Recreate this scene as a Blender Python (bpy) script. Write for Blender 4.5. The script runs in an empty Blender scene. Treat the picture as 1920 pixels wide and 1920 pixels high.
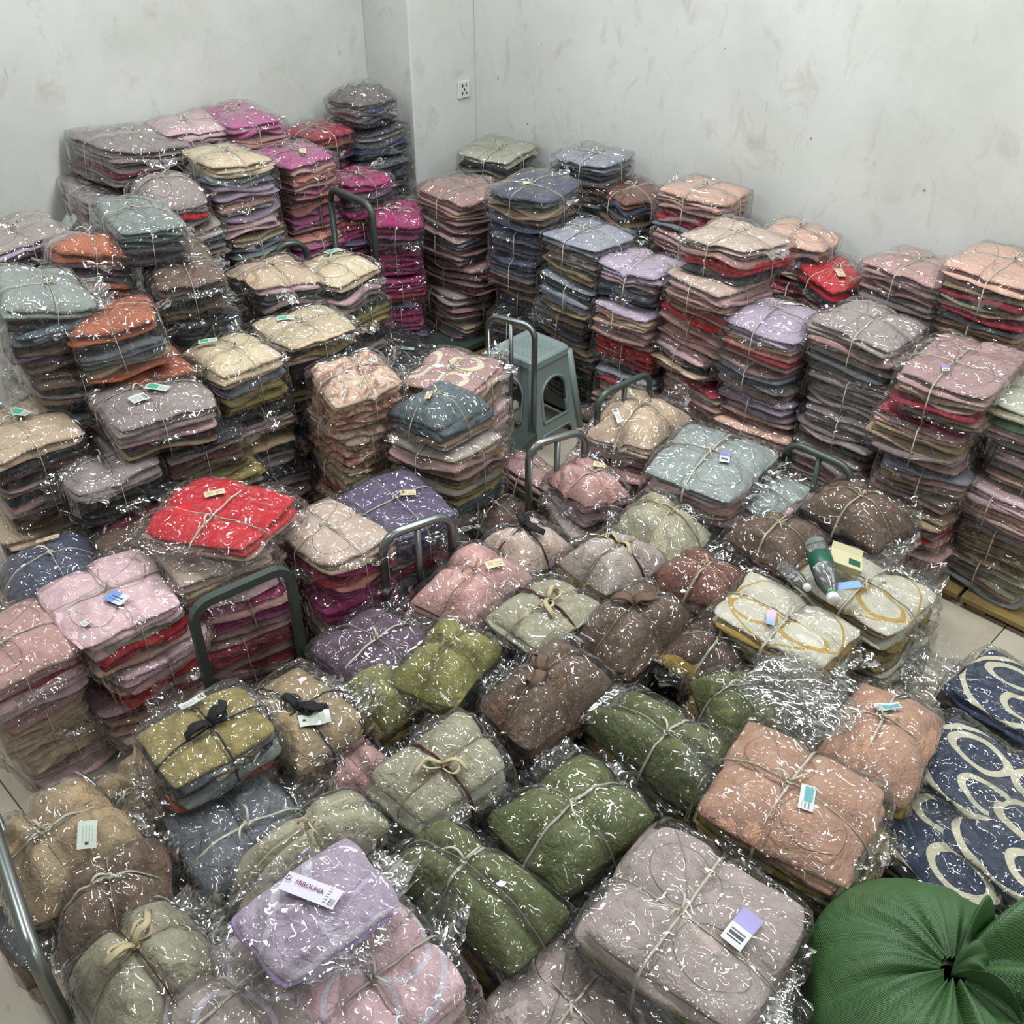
import bpy, math, random
import numpy as np
from mathutils import Vector, Matrix

# ------------------------------------------------------------------ camera
scene = bpy.context.scene
col = scene.collection
CAM_H, PITCH, FPX = 2.1, math.radians(36), 1924.0
cam_d = bpy.data.cameras.new('camera')
cam_d.sensor_width = 36.0
cam_d.lens = 36.0 * FPX / 1920.0
cam_d.clip_start = 0.05
cam = bpy.data.objects.new('camera', cam_d)
cam.location = (0, 0, CAM_H)
cam.rotation_euler = (math.pi / 2 - PITCH, 0, math.radians(-45))
col.objects.link(cam)
scene.camera = cam

# ------------------------------------------------------------------ world and exposure
world = bpy.data.worlds.new('world')
scene.world = world
world.use_nodes = True
world.node_tree.nodes['Background'].inputs[0].default_value = (0.9, 0.95, 1.0, 1)
world.node_tree.nodes['Background'].inputs[1].default_value = 0.0
vs = scene.view_settings
vs.view_transform = 'Standard'
vs.look = 'None'
vs.exposure = 0.0
vs.gamma = 1.0
vs.use_curve_mapping = False
cy = scene.cycles
cy.max_bounces = 6
cy.diffuse_bounces = 2
cy.glossy_bounces = 2
cy.transmission_bounces = 4
cy.transparent_max_bounces = 11
cy.sample_clamp_indirect = 4.0
cy.caustics_reflective = False
cy.caustics_refractive = False
cy.use_denoising = True
cy.use_adaptive_sampling = True
cy.adaptive_threshold = 0.12
cy.adaptive_min_samples = 20
LAMP_W = 42.0            # watts of each ceiling panel
LAMP_SPOTS = [(2.1, -0.6, 1.0), (2.1, 1.15, 1.05), (2.1, 2.55, 1.05), (0.0, -1.3, 0.6), (-0.3, 2.6, 1.05)]
CEIL = 3.05

# ------------------------------------------------------------------ basic helpers
def lin(h):
    h = h.lstrip('#')
    out = []
    for i in (0, 2, 4):
        c = int(h[i:i + 2], 16) / 255.0
        out.append(c / 12.92 if c <= 0.04045 else ((c + 0.055) / 1.055) ** 2.4)
    return tuple(out)

def ray(x, y):
    u = (x - 960) / FPX; v = (y - 960) / FPX
    hf = math.cos(PITCH) - v * math.sin(PITCH)
    dr = math.sin(PITCH) + v * math.cos(PITCH)
    return (hf + u) / math.sqrt(2), (hf - u) / math.sqrt(2), dr

def at(x, y, z=None, X=None, Y=None):
    """the point of the room seen at a photo position, on a given height or wall-parallel plane"""
    a, b, c = ray(x, y)
    k = (CAM_H - z) / c if z is not None else (X / a if X is not None else Y / b)
    return Vector((k * a, k * b, CAM_H - k * c))

def tag(o, label=None, cat=None, group=None, kind=None):
    if label: o['label'] = label
    if cat: o['category'] = cat
    if group: o['group'] = group
    if kind: o['kind'] = kind
    return o

def empty(name, loc=(0, 0, 0), rot=(0, 0, 0)):
    o = bpy.data.objects.new(name, None)
    o.empty_display_size = 0.05
    o.location = loc; o.rotation_euler = rot
    col.objects.link(o)
    return o

def link_mesh(name, me, mat, parent=None, color=None):
    if mat is not None: me.materials.append(mat)
    o = bpy.data.objects.new(name, me)
    col.objects.link(o)
    if parent is not None: o.parent = parent
    if color is not None: o.color = (*color, 1)
    return o

def mesh_np(name, verts, quads, uv=None, smooth=True, tris=None):
    """verts (n,3), quads (m,4) -> mesh, fast"""
    me = bpy.data.meshes.new(name)
    verts = np.asarray(verts, np.float32)
    nq = len(quads); nt = 0 if tris is None else len(tris)
    me.vertices.add(len(verts))
    me.vertices.foreach_set('co', verts.ravel())
    lv = np.asarray(quads, np.int32).ravel()
    starts = np.arange(nq, dtype=np.int32) * 4
    if nt:
        starts = np.concatenate([starts, nq * 4 + np.arange(nt, dtype=np.int32) * 3])
        lv = np.concatenate([lv, np.asarray(tris, np.int32).ravel()])
    me.loops.add(len(lv))
    me.loops.foreach_set('vertex_index', lv)
    me.polygons.add(nq + nt)
    me.polygons.foreach_set('loop_start', starts)
    me.update(calc_edges=True)
    if uv is not None:
        l = me.uv_layers.new(name='UVMap')
        l.data.foreach_set('uv', np.asarray(uv, np.float32)[lv].ravel())
    me.polygons.foreach_set('use_smooth', np.full(nq + nt, smooth))
    me.validate()
    return me

class MB:
    """collects boxes, tubes and lathes, then links them as one mesh"""
    def __init__(s): s.v = []; s.f = []
    def add(s, v, f):
        o = len(s.v)
        s.v += [tuple(p) for p in v]
        s.f += [tuple(i + o for i in q) for q in f]
    def box(s, c, size, rz=0.0, m=None):
        x, y, z = (q / 2 for q in size)
        v = [Vector((sx * x, sy * y, sz * z)) for sz in (-1, 1) for sy in (-1, 1) for sx in (-1, 1)]
        R = Matrix.Rotation(rz, 3, 'Z') if m is None else m
        v = [R @ p + Vector(c) for p in v]
        s.add(v, [(0, 2, 3, 1), (4, 5, 7, 6), (0, 1, 5, 4), (2, 6, 7, 3), (0, 4, 6, 2), (1, 3, 7, 5)])
    def tube(s, pts, r, n=8, flat=None, cap=True, up=None, ph=0.0):
        """sweep along pts; flat=(a,b) gives an elliptic/ribbon section"""
        pts = [Vector(p) for p in pts]
        a, b = flat if flat else (r, r)
        rings = []
        prev = None
        for i, p in enumerate(pts):
            t = (pts[min(i + 1, len(pts) - 1)] - pts[max(i - 1, 0)])
            if t.length < 1e-9: t = Vector((0, 0, 1))
            t.normalize()
            ref = Vector(up) if up is not None else (prev if prev is not None else (Vector((0, 0, 1)) if abs(t.z) < 0.9 else Vector((1, 0, 0))))
            nrm = ref - t * ref.dot(t)
            if nrm.length < 1e-6: nrm = t.orthogonal()
            nrm.normalize(); prev = nrm
            bi = t.cross(nrm)
            rings.append([p + bi * (a * math.cos(2 * math.pi * k / n + ph)) + nrm * (b * math.sin(2 * math.pi * k / n + ph)) for k in range(n)])
        v = [q for r_ in rings for q in r_]
        f = []
        for i in range(len(rings) - 1):
            for k in range(n):
                f.append((i * n + k, i * n + (k + 1) % n, (i + 1) * n + (k + 1) % n, (i + 1) * n + k))
        if cap:
            f.append(tuple(range(n - 1, -1, -1)))
            f.append(tuple((len(rings) - 1) * n + k for k in range(n)))
        s.add(v, f)
    def lathe(s, prof, n=24, m=None):
        M = m if m is not None else Matrix.Identity(4)
        v = []
        for r, z in prof:
            for k in range(n):
                a = 2 * math.pi * k / n
                v.append(M @ Vector((r * math.cos(a), r * math.sin(a), z)))
        f = []
        for i in range(len(prof) - 1):
            for k in range(n):
                f.append((i * n + k, i * n + (k + 1) % n, (i + 1) * n + (k + 1) % n, (i + 1) * n + k))
        s.add(v, f)
    def build(s, name, mat, parent=None, smooth=False, color=None, bevel=0.0):
        me = bpy.data.meshes.new(name)
        me.from_pydata(s.v, [], s.f)
        me.update()
        me.polygons.foreach_set('use_smooth', np.full(len(me.polygons), smooth))
        o = link_mesh(name, me, mat, parent, color)
        if bevel > 0:
            md = o.modifiers.new('bevel', 'BEVEL'); md.width = bevel; md.segments = 2; md.limit_method = 'ANGLE'
        return o

# ------------------------------------------------------------------ materials
def new_mat(name):
    m = bpy.data.materials.new(name); m.use_nodes = True
    nt = m.node_tree; nt.nodes.clear()
    out = nt.nodes.new('ShaderNodeOutputMaterial')
    return m, nt, out
def N(nt, t, **kw):
    n = nt.nodes.new(t)
    for k, v in kw.items():
        if k in n.inputs: n.inputs[k].default_value = v
        else: setattr(n, k, v)
    return n
def math_n(nt, op, a, b=None, c=None, clamp=False):
    n = nt.nodes.new('ShaderNodeMath'); n.operation = op; n.use_clamp = clamp
    for i, q in enumerate((a, b, c)):
        if q is None: continue
        if isinstance(q, (int, float)): n.inputs[i].default_value = q
        else: nt.links.new(q, n.inputs[i])
    return n.outputs[0]
def mixc(nt, fac, a, b):
    n = nt.nodes.new('ShaderNodeMix'); n.data_type = 'RGBA'
    for i, q in ((0, fac), (6, a), (7, b)):
        if isinstance(q, (int, float)): n.inputs[i].default_value = q
        elif isinstance(q, tuple): n.inputs[i].default_value = (*q[:3], 1)
        else: nt.links.new(q, n.inputs[i])
    return n.outputs[2]
def ramp(nt, fac, stops):
    r = nt.nodes.new('ShaderNodeValToRGB')
    e = r.color_ramp.elements
    while len(e) > 1: e.remove(e[0])
    for i, (p, c) in enumerate(stops):
        q = e[0] if i == 0 else e.new(p)
        q.position = p; q.color = (*c, 1) if isinstance(c, tuple) else (c, c, c, 1)
    nt.links.new(fac, r.inputs[0])
    return r.outputs[0]

def crinkle_height(nt, vec, s1=16.0, s2=46.0):
    """creased plastic film: long ridges with small crumples between"""
    n1 = N(nt, 'ShaderNodeTexNoise', Scale=s1, Detail=1.5, Roughness=0.5, Distortion=1.2)
    nt.links.new(vec, n1.inputs['Vector'])
    r1 = math_n(nt, 'ABSOLUTE', math_n(nt, 'SUBTRACT', n1.outputs['Fac'], 0.5))
    n2 = N(nt, 'ShaderNodeTexNoise', Scale=s2, Detail=1.0, Roughness=0.5, Distortion=0.6)
    nt.links.new(vec, n2.inputs['Vector'])
    r2 = math_n(nt, 'ABSOLUTE', math_n(nt, 'SUBTRACT', n2.outputs['Fac'], 0.5))
    return math_n(nt, 'ADD', r1, math_n(nt, 'MULTIPLY', r2, 0.35))

def obj_vec(nt):
    tc = N(nt, 'ShaderNodeTexCoord')
    oi = N(nt, 'ShaderNodeObjectInfo')
    add = N(nt, 'ShaderNodeVectorMath', operation='ADD')
    sc = N(nt, 'ShaderNodeVectorMath', operation='SCALE')
    cmb = N(nt, 'ShaderNodeCombineXYZ')
    nt.links.new(oi.outputs['Random'], cmb.inputs[0])
    nt.links.new(oi.outputs['Random'], cmb.inputs[1])
    nt.links.new(cmb.outputs[0], sc.inputs[0]); sc.inputs['Scale'].default_value = 37.0
    nt.links.new(tc.outputs['Object'], add.inputs[0]); nt.links.new(sc.outputs[0], add.inputs[1])
    return add.outputs[0], oi, tc

def ring(nt, U, V, cu, cv, ru, rv, width):
    """1 on an elliptic seam line"""
    a = math_n(nt, 'DIVIDE', math_n(nt, 'SUBTRACT', U, cu), ru)
    b = math_n(nt, 'DIVIDE', math_n(nt, 'SUBTRACT', V, cv), rv)
    d = math_n(nt, 'SQRT', math_n(nt, 'ADD', math_n(nt, 'MULTIPLY', a, a), math_n(nt, 'MULTIPLY', b, b)))
    e = math_n(nt, 'ABSOLUTE', math_n(nt, 'SUBTRACT', d, 1.0))
    return math_n(nt, 'SUBTRACT', 1.0, math_n(nt, 'DIVIDE', e, width), clamp=True)

def fabric_material(name, pattern=None, trim=None, coat=0.42):
    m, nt, out = new_mat(name)
    L = nt.links.new
    vec, oi, tc = obj_vec(nt)
    bs = N(nt, 'ShaderNodeBsdfPrincipled', Roughness=0.85)
    L(bs.outputs[0], out.inputs[0])
    base = oi.outputs['Color']
    # uneven dye and soft cloth mottling
    nz = N(nt, 'ShaderNodeTexNoise', Scale=9.0, Detail=5.0, Roughness=0.65)
    L(vec, nz.inputs['Vector'])
    hv = N(nt, 'ShaderNodeHueSaturation')
    L(math_n(nt, 'ADD', math_n(nt, 'MULTIPLY', nz.outputs['Fac'], 0.36), 0.82), hv.inputs['Value'])
    L(base, hv.inputs['Color'])
    colr = hv.outputs[0]
    # cloth wrinkles
    wr = N(nt, 'ShaderNodeTexNoise', Scale=26.0, Detail=3.5, Roughness=0.6, Distortion=0.35)
    L(vec, wr.inputs['Vector'])
    h = math_n(nt, 'ABSOLUTE', math_n(nt, 'SUBTRACT', wr.outputs['Fac'], 0.5))
    uv = N(nt, 'ShaderNodeSeparateXYZ'); L(tc.outputs['UV'], uv.inputs[0])
    # warped UV so that drawn seams are not perfect
    wn = N(nt, 'ShaderNodeTexNoise', Scale=7.0, Detail=2.0); L(vec, wn.inputs['Vector'])
    wsub = math_n(nt, 'MULTIPLY', math_n(nt, 'SUBTRACT', wn.outputs['Fac'], 0.5), 0.10)
    U = math_n(nt, 'ADD', uv.outputs[0], wsub); V = math_n(nt, 'ADD', uv.outputs[1], wsub)
    if pattern:
        tot = None
        for (cu, cv, ru, rv, wd) in pattern:
            r = ring(nt, U, V, cu, cv, ru, rv, wd)
            tot = r if tot is None else math_n(nt, 'MAXIMUM', tot, r)
        if trim:
            k = math_n(nt, 'GREATER_THAN', tot, 0.25)
            colr = mixc(nt, k, colr, lin(trim))
            h = math_n(nt, 'ADD', h, math_n(nt, 'MULTIPLY', k, 0.15))
        else:
            colr = mixc(nt, math_n(nt, 'MULTIPLY', tot, 0.30), colr, mixc(nt, 0.7, colr, (0.02, 0.015, 0.015)))
            h = math_n(nt, 'SUBTRACT', h, math_n(nt, 'MULTIPLY', tot, 0.14))
    L(colr, bs.inputs['Base Color'])
    bp = N(nt, 'ShaderNodeBump', Strength=0.9, Distance=0.020); L(h, bp.inputs['Height'])
    L(bp.outputs[0], bs.inputs['Normal'])
    # its own clear bag clinging to the cloth
    cr = crinkle_height(nt, vec, 12.0, 38.0)
    bc = N(nt, 'ShaderNodeBump', Strength=1.0, Distance=0.055); L(cr, bc.inputs['Height'])
    bs.inputs['Coat Weight'].default_value = coat
    bs.inputs['Coat Roughness'].default_value = 0.05
    bs.inputs['Coat IOR'].default_value = 1.5
    L(bc.outputs[0], bs.inputs['Coat Normal'])
    return m

M = {}
M['cloth'] = fabric_material('bagged_cloth')
M['cups'] = fabric_material('bagged_cloth_with_cup_seams', [(0.30, 0.32, 0.20, 0.22, 0.035), (0.70, 0.68, 0.20, 0.22, 0.035), (0.2, 1.3, 0.9, 0.75, 0.012)])
M['fold'] = fabric_material('bagged_cloth_with_fold_seam', [(1.15, 0.5, 0.75, 1.2, 0.025), (0.2, 1.2, 0.9, 0.65, 0.02)])
M['goldtrim'] = fabric_material('cream_cloth_with_gold_binding', [(0.32, 0.27, 0.17, 0.20, 0.16), (0.32, 0.73, 0.17, 0.20, 0.16), (1.2, 0.5, 0.74, 1.5, 0.045), (0.5, 0.5, 0.49, 0.49, 0.03)], trim='#b4933f')
M['bluetrim'] = fabric_material('navy_cloth_with_cream_binding', [(0.30, 0.30, 0.16, 0.24, 0.22), (0.70, 0.62, 0.17, 0.25, 0.22), (0.5, 0.5, 0.53, 0.53, 0.075), (0.75, 0.15, 0.13, 0.16, 0.3)], trim='#c9c3a6', coat=0.12)
M['lacepack'] = fabric_material('lilac_cloth_with_lace_bands', [(1.45, 0.2, 1.0, 1.3, 0.045), (-0.35, 1.2, 0.75, 0.8, 0.06), (0.45, -0.55, 1.3, 0.60, 0.06)], trim='#c9bfcc')
M['lace'] = fabric_material('cloth_with_lace_edging', [(0.30, 0.35, 0.24, 0.30, 0.10), (0.75, 0.60, 0.24, 0.30, 0.10), (0.5, 0.5, 0.52, 0.50, 0.06)], trim='#cfc6cf')
M['pinkprint'] = fabric_material('pink_print_cloth', [(0.28, 0.35, 0.13, 0.17, 0.30), (0.68, 0.40, 0.15, 0.19, 0.28), (0.5, 0.95, 0.3, 0.2, 0.2)], trim='#dccfae')

def floral_material():
    m, nt, out = new_mat('floral_cloth'); L = nt.links.new
    vec, oi, tc = obj_vec(nt)
    bs = N(nt, 'ShaderNodeBsdfPrincipled', Roughness=0.8); L(bs.outputs[0], out.inputs[0])
    nz = N(nt, 'ShaderNodeTexNoise', Scale=17.0, Detail=3.0, Distortion=1.6); L(vec, nz.inputs['Vector'])
    c = ramp(nt, nz.outputs['Fac'], [(0.36, lin('#6d3f30')), (0.45, lin('#b47a62')), (0.52, lin('#d8bda4')), (0.6, lin('#cfb48f')), (0.68, lin('#7a5a48'))])
    L(mixc(nt, 0.28, c, oi.outputs['Color']), bs.inputs['Base Color'])
    cr = crinkle_height(nt, vec, 12.0, 38.0)
    bc = N(nt, 'ShaderNodeBump', Strength=1.0, Distance=0.055); L(cr, bc.inputs['Height'])
    bs.inputs['Coat Weight'].default_value = 0.42; bs.inputs['Coat Roughness'].default_value = 0.1
    L(bc.outputs[0], bs.inputs['Coat Normal'])
    return m
M['floral'] = floral_material()
def dark_print():
    m, nt, out = new_mat('dark_printed_cloth'); L = nt.links.new
    vec, oi, tc = obj_vec(nt)
    bs = N(nt, 'ShaderNodeBsdfPrincipled', Roughness=0.8); L(bs.outputs[0], out.inputs[0])
    nz = N(nt, 'ShaderNodeTexNoise', Scale=30.0, Detail=3.0, Distortion=2.0); L(vec, nz.inputs['Vector'])
    c = ramp(nt, nz.outputs['Fac'], [(0.38, lin('#15161c')), (0.5, lin('#3a3c48')), (0.58, lin('#6f6a68')), (0.66, lin('#2c3a66'))])
    L(mixc(nt, 0.35, c, oi.outputs['Color']), bs.inputs['Base Color'])
    cr = crinkle_height(nt, vec, 12.0, 38.0)
    bc = N(nt, 'ShaderNodeBump', Strength=1.0, Distance=0.055); L(cr, bc.inputs['Height'])
    bs.inputs['Coat Weight'].default_value = 0.42; bs.inputs['Coat Roughness'].default_value = 0.1
    L(bc.outputs[0], bs.inputs['Coat Normal'])
    return m
M['darkprint'] = dark_print()

def film_material(name='clear_plastic_film', haze=0.014, k=1.3):
    m, nt, out = new_mat(name); L = nt.links.new
    vec, oi, tc = obj_vec(nt)
    cr = crinkle_height(nt, vec, 6.5, 21.0)
    bp = N(nt, 'ShaderNodeBump', Strength=1.0, Distance=0.085); L(cr, bp.inputs['Height'])
    fr = N(nt, 'ShaderNodeFresnel', IOR=1.5)
    fac = math_n(nt, 'MULTIPLY', fr.outputs[0], k, clamp=True)
    fac = math_n(nt, 'MINIMUM', fac, 0.45)
    tr = N(nt, 'ShaderNodeBsdfTransparent'); tr.inputs[0].default_value = (0.97, 0.975, 0.97, 1)
    gl = N(nt, 'ShaderNodeBsdfGlossy', Roughness=0.04); gl.inputs[0].default_value = (1, 1, 1, 1)
    L(bp.outputs[0], gl.inputs['Normal'])
    df = N(nt, 'ShaderNodeBsdfDiffuse'); df.inputs[0].default_value = (0.8, 0.82, 0.82, 1)
    mx0 = N(nt, 'ShaderNodeMixShader'); mx0.inputs[0].default_value = haze
    L(tr.outputs[0], mx0.inputs[1]); L(df.outputs[0], mx0.inputs[2])
    mx = N(nt, 'ShaderNodeMixShader'); L(fac, mx.inputs[0])
    L(mx0.outputs[0], mx.inputs[1]); L(gl.outputs[0], mx.inputs[2])
    L(mx.outputs[0], out.inputs[0])
    return m
M['film'] = film_material()

def simple(name, hexc, rough=0.6, metal=0.0, noise=0.0, nscale=20.0, coat=0.0, bump=0.0, dark=None):
    m, nt, out = new_mat(name); L = nt.links.new
    bs = N(nt, 'ShaderNodeBsdfPrincipled', Roughness=rough, Metallic=metal); L(bs.outputs[0], out.inputs[0])
    bs.inputs['Coat Weight'].default_value = coat
    c = lin(hexc)
    if noise > 0 or bump > 0:
        tc = N(nt, 'ShaderNodeTexCoord')
        nz = N(nt, 'ShaderNodeTexNoise', Scale=nscale, Detail=5.0, Roughness=0.65); L(tc.outputs['Object'], nz.inputs['Vector'])
        d = lin(dark) if dark else tuple(q * 0.5 for q in c)
        L(mixc(nt, math_n(nt, 'MULTIPLY', nz.outputs['Fac'], noise), c, d), bs.inputs['Base Color'])
        if bump > 0:
            bp = N(nt, 'ShaderNodeBump', Strength=bump, Distance=0.004); L(nz.outputs['Fac'], bp.inputs['Height']); L(bp.outputs[0], bs.inputs['Normal'])
    else:
        bs.inputs['Base Color'].default_value = (*c, 1)
    return m
M['string'] = simple('white_plastic_string', '#c4bda8', 0.45, noise=0.3, nscale=60)
M['tanstring'] = simple('tan_string', '#8f7a58', 0.7, noise=0.3, nscale=60)
M['blackcord'] = simple('black_cord', '#101014', 0.8, noise=0.2)
M['ribbon'] = simple('brown_ribbon', '#5f3a2c', 0.6, noise=0.3)
M['ribbon_edge'] = simple('cream_ribbon', '#b9ab86', 0.6, noise=0.3)
M['brownbow'] = simple('brown_cloth_strip', '#6b5444', 0.8, noise=0.4)

# ------------------------------------------------------------------ bundles of bagged garments
_grid_cache = {}
def grid(nu, nv):
    if (nu, nv) in _grid_cache: return _grid_cache[(nu, nv)]
    a = np.linspace(-1, 1, nu + 1); b = np.linspace(-1, 1, nv + 1)
    s = np.sign(a) * (1 - (1 - np.abs(a)) ** 1.6); t = np.sign(b) * (1 - (1 - np.abs(b)) ** 1.6)
    S, T = np.meshgrid(s, t)
    idx = np.arange((nu + 1) * (nv + 1)).reshape(nv + 1, nu + 1)
    low = idx.copy()
    n0 = idx.size
    inner = np.zeros_like(idx, bool); inner[1:-1, 1:-1] = True
    low[inner] = n0 + np.arange(inner.sum())
    q_top = np.stack([idx[:-1, :-1], idx[:-1, 1:], idx[1:, 1:], idx[1:, :-1]], -1).reshape(-1, 4)
    q_low = np.stack([low[:-1, :-1], low[1:, :-1], low[1:, 1:], low[:-1, 1:]], -1).reshape(-1, 4)
    quads = np.concatenate([q_top, q_low])
    uv = np.stack([S * 0.5 + 0.5, T * 0.5 + 0.5], -1).reshape(-1, 2)
    uv = np.concatenate([uv, uv.reshape(nv + 1, nu + 1, 2)[inner]])
    rim = np.concatenate([idx[0, :-1], idx[:-1, -1], idx[-1, :0:-1], idx[:0:-1, 0]])
    _grid_cache[(nu, nv)] = (S, T, quads, q_top, uv, inner, rim)
    return _grid_cache[(nu, nv)]

def waves(rng, n, fmin, fmax):
    ang = rng.uniform(0, 2 * np.pi, n); f = rng.uniform(fmin, fmax, n); ph = rng.uniform(0, 6.28, n)
    kx, ky = f * np.cos(ang), f * np.sin(ang)
    amp = 1.0 / np.sqrt(n)
    return lambda S, T: amp * sum(np.sin(kx[i] * S + ky[i] * T + ph[i]) for i in range(n))

def ridges(rng, n, fmin, fmax):
    """cloth folds: sharp crests along warped lines"""
    w = waves(rng, 3, 1.0, 3.0)
    ang = rng.uniform(0, 2 * np.pi, n); f = rng.uniform(fmin, fmax, n); ph = rng.uniform(0, 6.28, n)
    def fn(S, T):
        q = w(S, T); tot = 0
        for i in range(n):
            tot = tot + (1 - np.abs(np.sin(f[i] * (np.cos(ang[i]) * S + np.sin(ang[i]) * T) + ph[i] + 1.6 * q))) ** 2
        return tot / n
    return fn

class Shape:
    """the soft block that a tied pile of folded garments makes"""
    def __init__(s, rng, w, d, h, puff, pinch, droop, s0, t0):
        s.w, s.d, s.h, s.puff, s.pinch, s.droop, s.s0, s.t0 = w, d, h, puff, pinch, droop, s0, t0
        s.w0 = waves(rng, 4, 1.0, 2.6); s.am = 0.006 + 0.16 * puff
        s.cx = rng.normal(0, 0.035, 4); s.cy = rng.normal(0, 0.035, 4); s.ow = waves(rng, 4, 1.5, 4.0)
        s.pl = rng.uniform(0, 6.28, 4); s.pf = rng.uniform(9, 15, 2)
    def groove(s, S, T):
        a = np.exp(-((S - s.s0) / 0.11) ** 2); b = np.exp(-((T - s.t0) / 0.11) ** 2)
        return np.maximum(a, b)
    def top(s, S, T):
        m = np.maximum(np.abs(S), np.abs(T))
        z = s.h * (1 - s.droop * m ** 3)
        z = z + s.puff * (1 - np.abs(S) ** 2.6) * (1 - np.abs(T) ** 2.6)
        z = z - s.pinch * s.groove(S, T) * (0.55 + 0.45 * m)
        # pleats running away from the strings
        if s.pinch > 0:
            w = s.ow(S, T) * 0.8
            a = np.sin(s.pf[0] * S + s.pl[0] + w) * np.exp(-np.abs(T - s.t0) / 0.28); b = np.sin(s.pf[1] * T + s.pl[1] + w) * np.exp(-np.abs(S - s.s0) / 0.28)
            z = z + (0.10 * s.pinch + 0.0008) * (a + b)
        return z + s.am * s.w0(S, T)
    def xy(s, S, T, kx=1.0, ky=1.0):
        x = s.w / 2 * S * (1 - 0.07 * np.abs(T) ** 5) * kx
        y = s.d / 2 * T * (1 - 0.07 * np.abs(S) ** 5) * ky
        # corners pulled out of square, wavering edges
        u, v = (S + 1) / 2, (T + 1) / 2
        bl = lambda c: c[0] * (1 - u) * (1 - v) + c[1] * u * (1 - v) + c[2] * (1 - u) * v + c[3] * u * v
        m = np.maximum(np.abs(S), np.abs(T)) ** 2
        x = x + s.w * (bl(s.cx) + 0.010 * s.ow(T, S) * m); y = y + s.d * (bl(s.cy) + 0.010 * s.ow(S, T) * m)
        px = min(1.5, s.pinch / 0.012) * 0.028
        x = x * (1 - px * np.exp(-((T - s.t0) / 0.14) ** 2) * np.abs(S) ** 2)
        y = y * (1 - px * np.exp(-((S - s.s0) / 0.14) ** 2) * np.abs(T) ** 2)
        return x, y

WORDS = ['top', 'second', 'third', 'fourth', 'fifth', 'sixth', 'seventh', 'eighth', 'ninth', 'tenth', 'eleventh', 'twelfth']
HIDDEN = {164,165,171,172,173,178,179,184,185,186,190,191,192,196,197,198,202,203,204,219,223,224,225,226,227,228,231,232,233,234,235,236,240,241,242,243,244,250,251,252,259,260,268,274,275,276,283,295,296,297,298,302,303,304,305,306,314,320,321,322,329,333,334,335,341,359,360,370,400,403,404,517,549,2790,2791}
FOOT = []        # footprints, for checking

def ribbon_mb(pts, half, thick=0.0012):
    mb = MB(); mb.tube(pts, 0.003, n=6, flat=(half, thick)); return mb

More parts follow.
